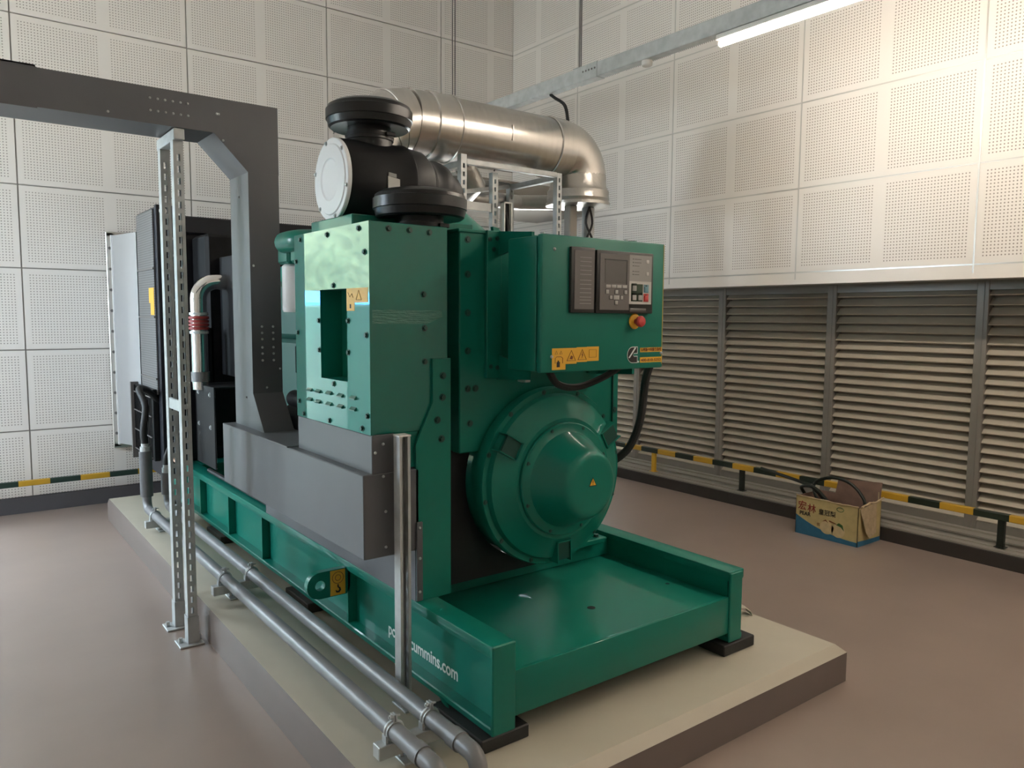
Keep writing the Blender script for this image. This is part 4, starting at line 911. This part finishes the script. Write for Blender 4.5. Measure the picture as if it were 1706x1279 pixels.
for k, (lx, y1) in enumerate(LAMPS):
    t = thing('tube_lamp', 'glowing fluorescent tube under the trunking ' + places[k], 'lamp', (lx, y1-0.6, TZ-0.06), 'tubes under the trunking')
    part('lamp_body', MB().bbox(lx-0.025, y1-1.24, TZ-0.030, lx+0.025, y1+0.02, TZ, 0.003), 'white', t)
    part('tube', MB().tube([(lx, y1-1.2, TZ-0.052), (lx, y1, TZ-0.052)], 0.017, 16), 'tube_light', t)
    for yy in (y1-1.215, y1+0.0): part('lamp_holder', MB().bbox(lx-0.012, yy, TZ-0.070, lx+0.012, yy+0.015, TZ-0.03, 0.002), 'white', t)
CBL = solo('power_cable', MB().tube(spline([(3.80, 4.56, TZ-0.002), (3.79, 4.50, TZ-0.04), (3.77, 4.36, TZ-0.13), (3.75, 4.30, 2.865)], 8), 0.012, 8), 'rubber', 'dark cable dropping from the trunking to the silencer', 'cable')
solo('power_cable', MB().tube(spline([(3.78, 5.08, TZ-0.002), (3.74, 5.05, TZ-0.06), (3.73, 5.03, TZ-0.2), (3.74, 5.2, 2.665)], 6), 0.006, 6), 'rubber', 'thin cable loop below the trunking left of the thick cable', 'cable')

# ================================================================== carton with cables
CT = thing('cardboard_carton', 'torn open printed pear carton on the floor by the louvres', 'carton', (4.885, 2.76, 0))
cx0, cx1, cy0, cy1, ch = 4.745, 5.035, 2.535, 2.985, 0.262
def carton_side(name, pts, uvs, m):
    bm = bmesh.new(); uvl = bm.loops.layers.uv.new('UVMap')
    nrm = (Vector(pts[1])-Vector(pts[0])).cross(Vector(pts[-1])-Vector(pts[0])).normalized()*0.004
    va = [bm.verts.new(Vector(p)-CT.location) for p in pts]; vb = [bm.verts.new(Vector(p)-CT.location-nrm) for p in pts]
    fs = [bm.faces.new(va), bm.faces.new(vb[::-1])] + [bm.faces.new((va[i], vb[i], vb[(i+1) % len(va)], va[(i+1) % len(va)])) for i in range(len(va))]
    d = {v: u for v, u in list(zip(va, uvs)) + list(zip(vb, uvs))}
    for f in fs:
        for l in f.loops: l[uvl].uv = d[l.vert]
    for f in fs[1:]: f.material_index = 1
    me = bpy.data.meshes.new(name); bm.to_mesh(me); bm.free(); me.materials.append(MATS[m]); me.materials.append(MATS['card_in'])
    return link(name, me, CT, CT.location)
def torn(n, z, amp): return [z + random.uniform(-amp, amp) for _ in range(n+1)]
n = 14; tz = torn(n, ch+0.006, 0.006)
pts = [(cx0, cy1, 0.0), (cx0, cy0, 0.0)] + [(cx0, cy0 + (cy1-cy0)*i/n, tz[i]) for i in range(n+1)]
cfr = carton_side('front_panel', pts, [(cy1-p_[1], p_[2]) for p_ in pts], 'carton_front')
tz = torn(n, ch-0.004, 0.010)
pts = [(cx0, cy0, 0.0), (cx1, cy0, 0.0)] + [(cx1 - (cx1-cx0)*i/n, cy0, tz[i] + 0.02*(1-i/n)) for i in range(n+1)]
carton_side('side_panel', pts, [(p_[0]-cx0+0.62, p_[2]) for p_ in pts], 'carton_side')
pts = [(cx1, cy0, 0.0), (cx1, cy1, 0.0), (cx1, cy1, ch), (cx1, cy0, ch)]
carton_side('back_panel', pts, [(p_[1]-cy0+0.6, p_[2]) for p_ in pts], 'carton_side')
pts = [(cx1, cy1, 0.0), (cx0, cy1, 0.0), (cx0, cy1, ch), (cx1, cy1, ch)]
carton_side('side_panel', pts, [(p_[0]-cx0+0.6, p_[2]) for p_ in pts], 'carton_side')
part('bottom_panel', MB().box(cx0+0.004, cy0+0.004, 0.0, cx1-0.004, cy1-0.004, 0.006), 'card_in', CT)
part('back_flap', MB().prism([(cy0+0.01, ch-0.005), (cy0+0.33, ch-0.005), (cy0+0.31, 0.365), (cy0, 0.392)], 'x', cx1-0.002, cx1+0.003), 'card_in', CT)
part('flap_edge', MB().box(cx1-0.03, cy0+0.004, ch-0.02, cx1-0.026, cy0+0.010, 0.33), 'card_edge', CT)
part('side_flap', MB().add([(cx0+0.01, cy0-0.004, ch-0.01), (cx0+0.21, cy0-0.004, ch+0.01), (cx0+0.19, cy0-0.020, 0.075), (cx0+0.08, cy0-0.034, 0.06), (cx0+0.045, cy0-0.028, 0.10),
     (cx0+0.01, cy0-0.009, ch-0.01), (cx0+0.21, cy0-0.009, ch+0.01), (cx0+0.19, cy0-0.025, 0.075), (cx0+0.08, cy0-0.039, 0.06), (cx0+0.045, cy0-0.033, 0.10)],
     [(0, 1, 2, 3, 4), (9, 8, 7, 6, 5), (0, 5, 6, 1), (1, 6, 7, 2), (2, 7, 8, 3), (3, 8, 9, 4), (4, 9, 5, 0)]), 'card_edge', CT)
part('torn_edge', MB().tube([(cx0-0.001, cy0 + (cy1-cy0)*i/12, ch+0.004+random.uniform(-0.004, 0.006)) for i in range(13)], 0.004, 5), 'card_edge', CT)
part('torn_edge', MB().tube([(cx0+0.02+0.28*i/8, cy0-0.002-random.uniform(0, 0.012), ch+0.006+0.016*i/8+random.uniform(-0.006, 0.008)) for i in range(9)], 0.006, 5), 'card_edge', CT)
def carton_text(s_, size, m, y, z, bold=0.0):
    link('carton_lettering', text_mesh(s_, size, m, bold=bold), CT, (cx0-0.0012, y, z), ROT_L)
carton_text('宏', 0.066, 'ink_red', cy1-0.016, 0.176, 0.0006); carton_text('林', 0.064, 'ink_red', cy1-0.088, 0.168, 0.0006)
carton_text('皇冠梨', 0.042, 'ink', cy1-0.170, 0.168, 0.0002)
carton_text('PEAR', 0.036, 'ink', cy1-0.030, 0.136, 0.0008)
q = MB()
for cy_, cz_, r1, r2 in ((cy1-0.235, 0.085, 0.050, 0.045), (cy1-0.315, 0.080, 0.048, 0.046)):
    q.prism([(cy_ + r1*math.cos(2*math.pi*k/24), cz_ + r2*math.sin(2*math.pi*k/24)) for k in range(24)], 'x', cx0-0.0016, cx0-0.0004)
part('pear_print', q, 'pear_print', CT)
part('leaf_print', MB().prism([(cy1-0.300, 0.118), (cy1-0.320, 0.134), (cy1-0.345, 0.124), (cy1-0.358, 0.086), (cy1-0.335, 0.108)], 'x', cx0-0.0024, cx0-0.0012), 'leaf_print', CT)
part('stem_print', MB().prism([(cy1-0.250, 0.130), (cy1-0.300, 0.120), (cy1-0.300, 0.126), (cy1-0.252, 0.138)], 'x', cx0-0.0024, cx0-0.0012).prism([(cy1-0.200, 0.120), (cy1-0.225, 0.138), (cy1-0.245, 0.118), (cy1-0.225, 0.128)], 'x', cx0-0.0024, cx0-0.0012), 'ink_brown', CT)
part('seal_print', MB().tube([(cx0-0.0008, cy1-0.325 + 0.024*math.cos(2*math.pi*k/20), 0.225 + 0.014*math.sin(2*math.pi*k/20)) for k in range(21)], 0.0022, 5), 'leaf_print', CT)
carton_text('优', 0.024, 'ink_brown', cy1-0.160, 0.085)
solo('coiled_cable', MB().tube(spline([(4.90, 2.72, 0.02), (4.92, 2.62, 0.16), (4.94, 2.60, 0.26), (4.95, 2.70, 0.36), (4.95, 2.84, 0.385), (4.93, 2.96, 0.33), (4.90, 2.93, 0.24), (4.88, 2.80, 0.10)], 10), 0.011, 10), 'cable_green', 'dark cable arching high over the pear carton', 'cable')
solo('coiled_cable', MB().tube(spline([(4.86, 2.72, 0.04), (4.85, 2.80, 0.20), (4.86, 2.93, 0.31), (4.90, 3.06, 0.325), (4.95, 3.25, 0.335), (5.0, 3.45, 0.345)], 10), 0.012, 10), 'cable_green', 'dark cable leaving the pear carton towards the left', 'cable')
solo('coiled_cable', MB().tube(spline([(4.83, 2.70, 0.05), (4.82, 2.78, 0.22), (4.83, 2.90, 0.315), (4.86, 3.02, 0.30), (4.90, 3.0, 0.22), (4.90, 2.90, 0.05)], 10), 0.012, 10), 'cable_green', 'dark cable tucked into the left corner of the pear carton', 'cable')
# crumpled strap end on the plinth
rib = [(2.58, 2.150, 0.160), (2.64, 2.125, 0.170), (2.70, 2.105, 0.186), (2.76, 2.080, 0.192), (2.82, 2.060, 0.200), (2.86, 2.045, 0.196), (2.885, 2.035, 0.178), (2.893, 2.030, 0.158)]
vs_ = []
for x, y, z in rib: vs_ += [(x-0.010, y-0.022, z), (x+0.010, y+0.026, z+0.004), (x+0.010, y+0.026, z+0.001), (x-0.010, y-0.022, z-0.003)]
fs = [(0, 1, 2, 3), tuple(4*(len(rib)-1)+k for k in (3, 2, 1, 0))]
for i in range(len(rib)-1):
    for k in range(4): fs.append((4*i+k, 4*i+4+k, 4*i+4+(k+1) % 4, 4*i+(k+1) % 4))
solo('webbing_strap', MB().add(vs_, fs), 'strap', 'pale crumpled strap end lying on the plinth right of the base', 'strap')
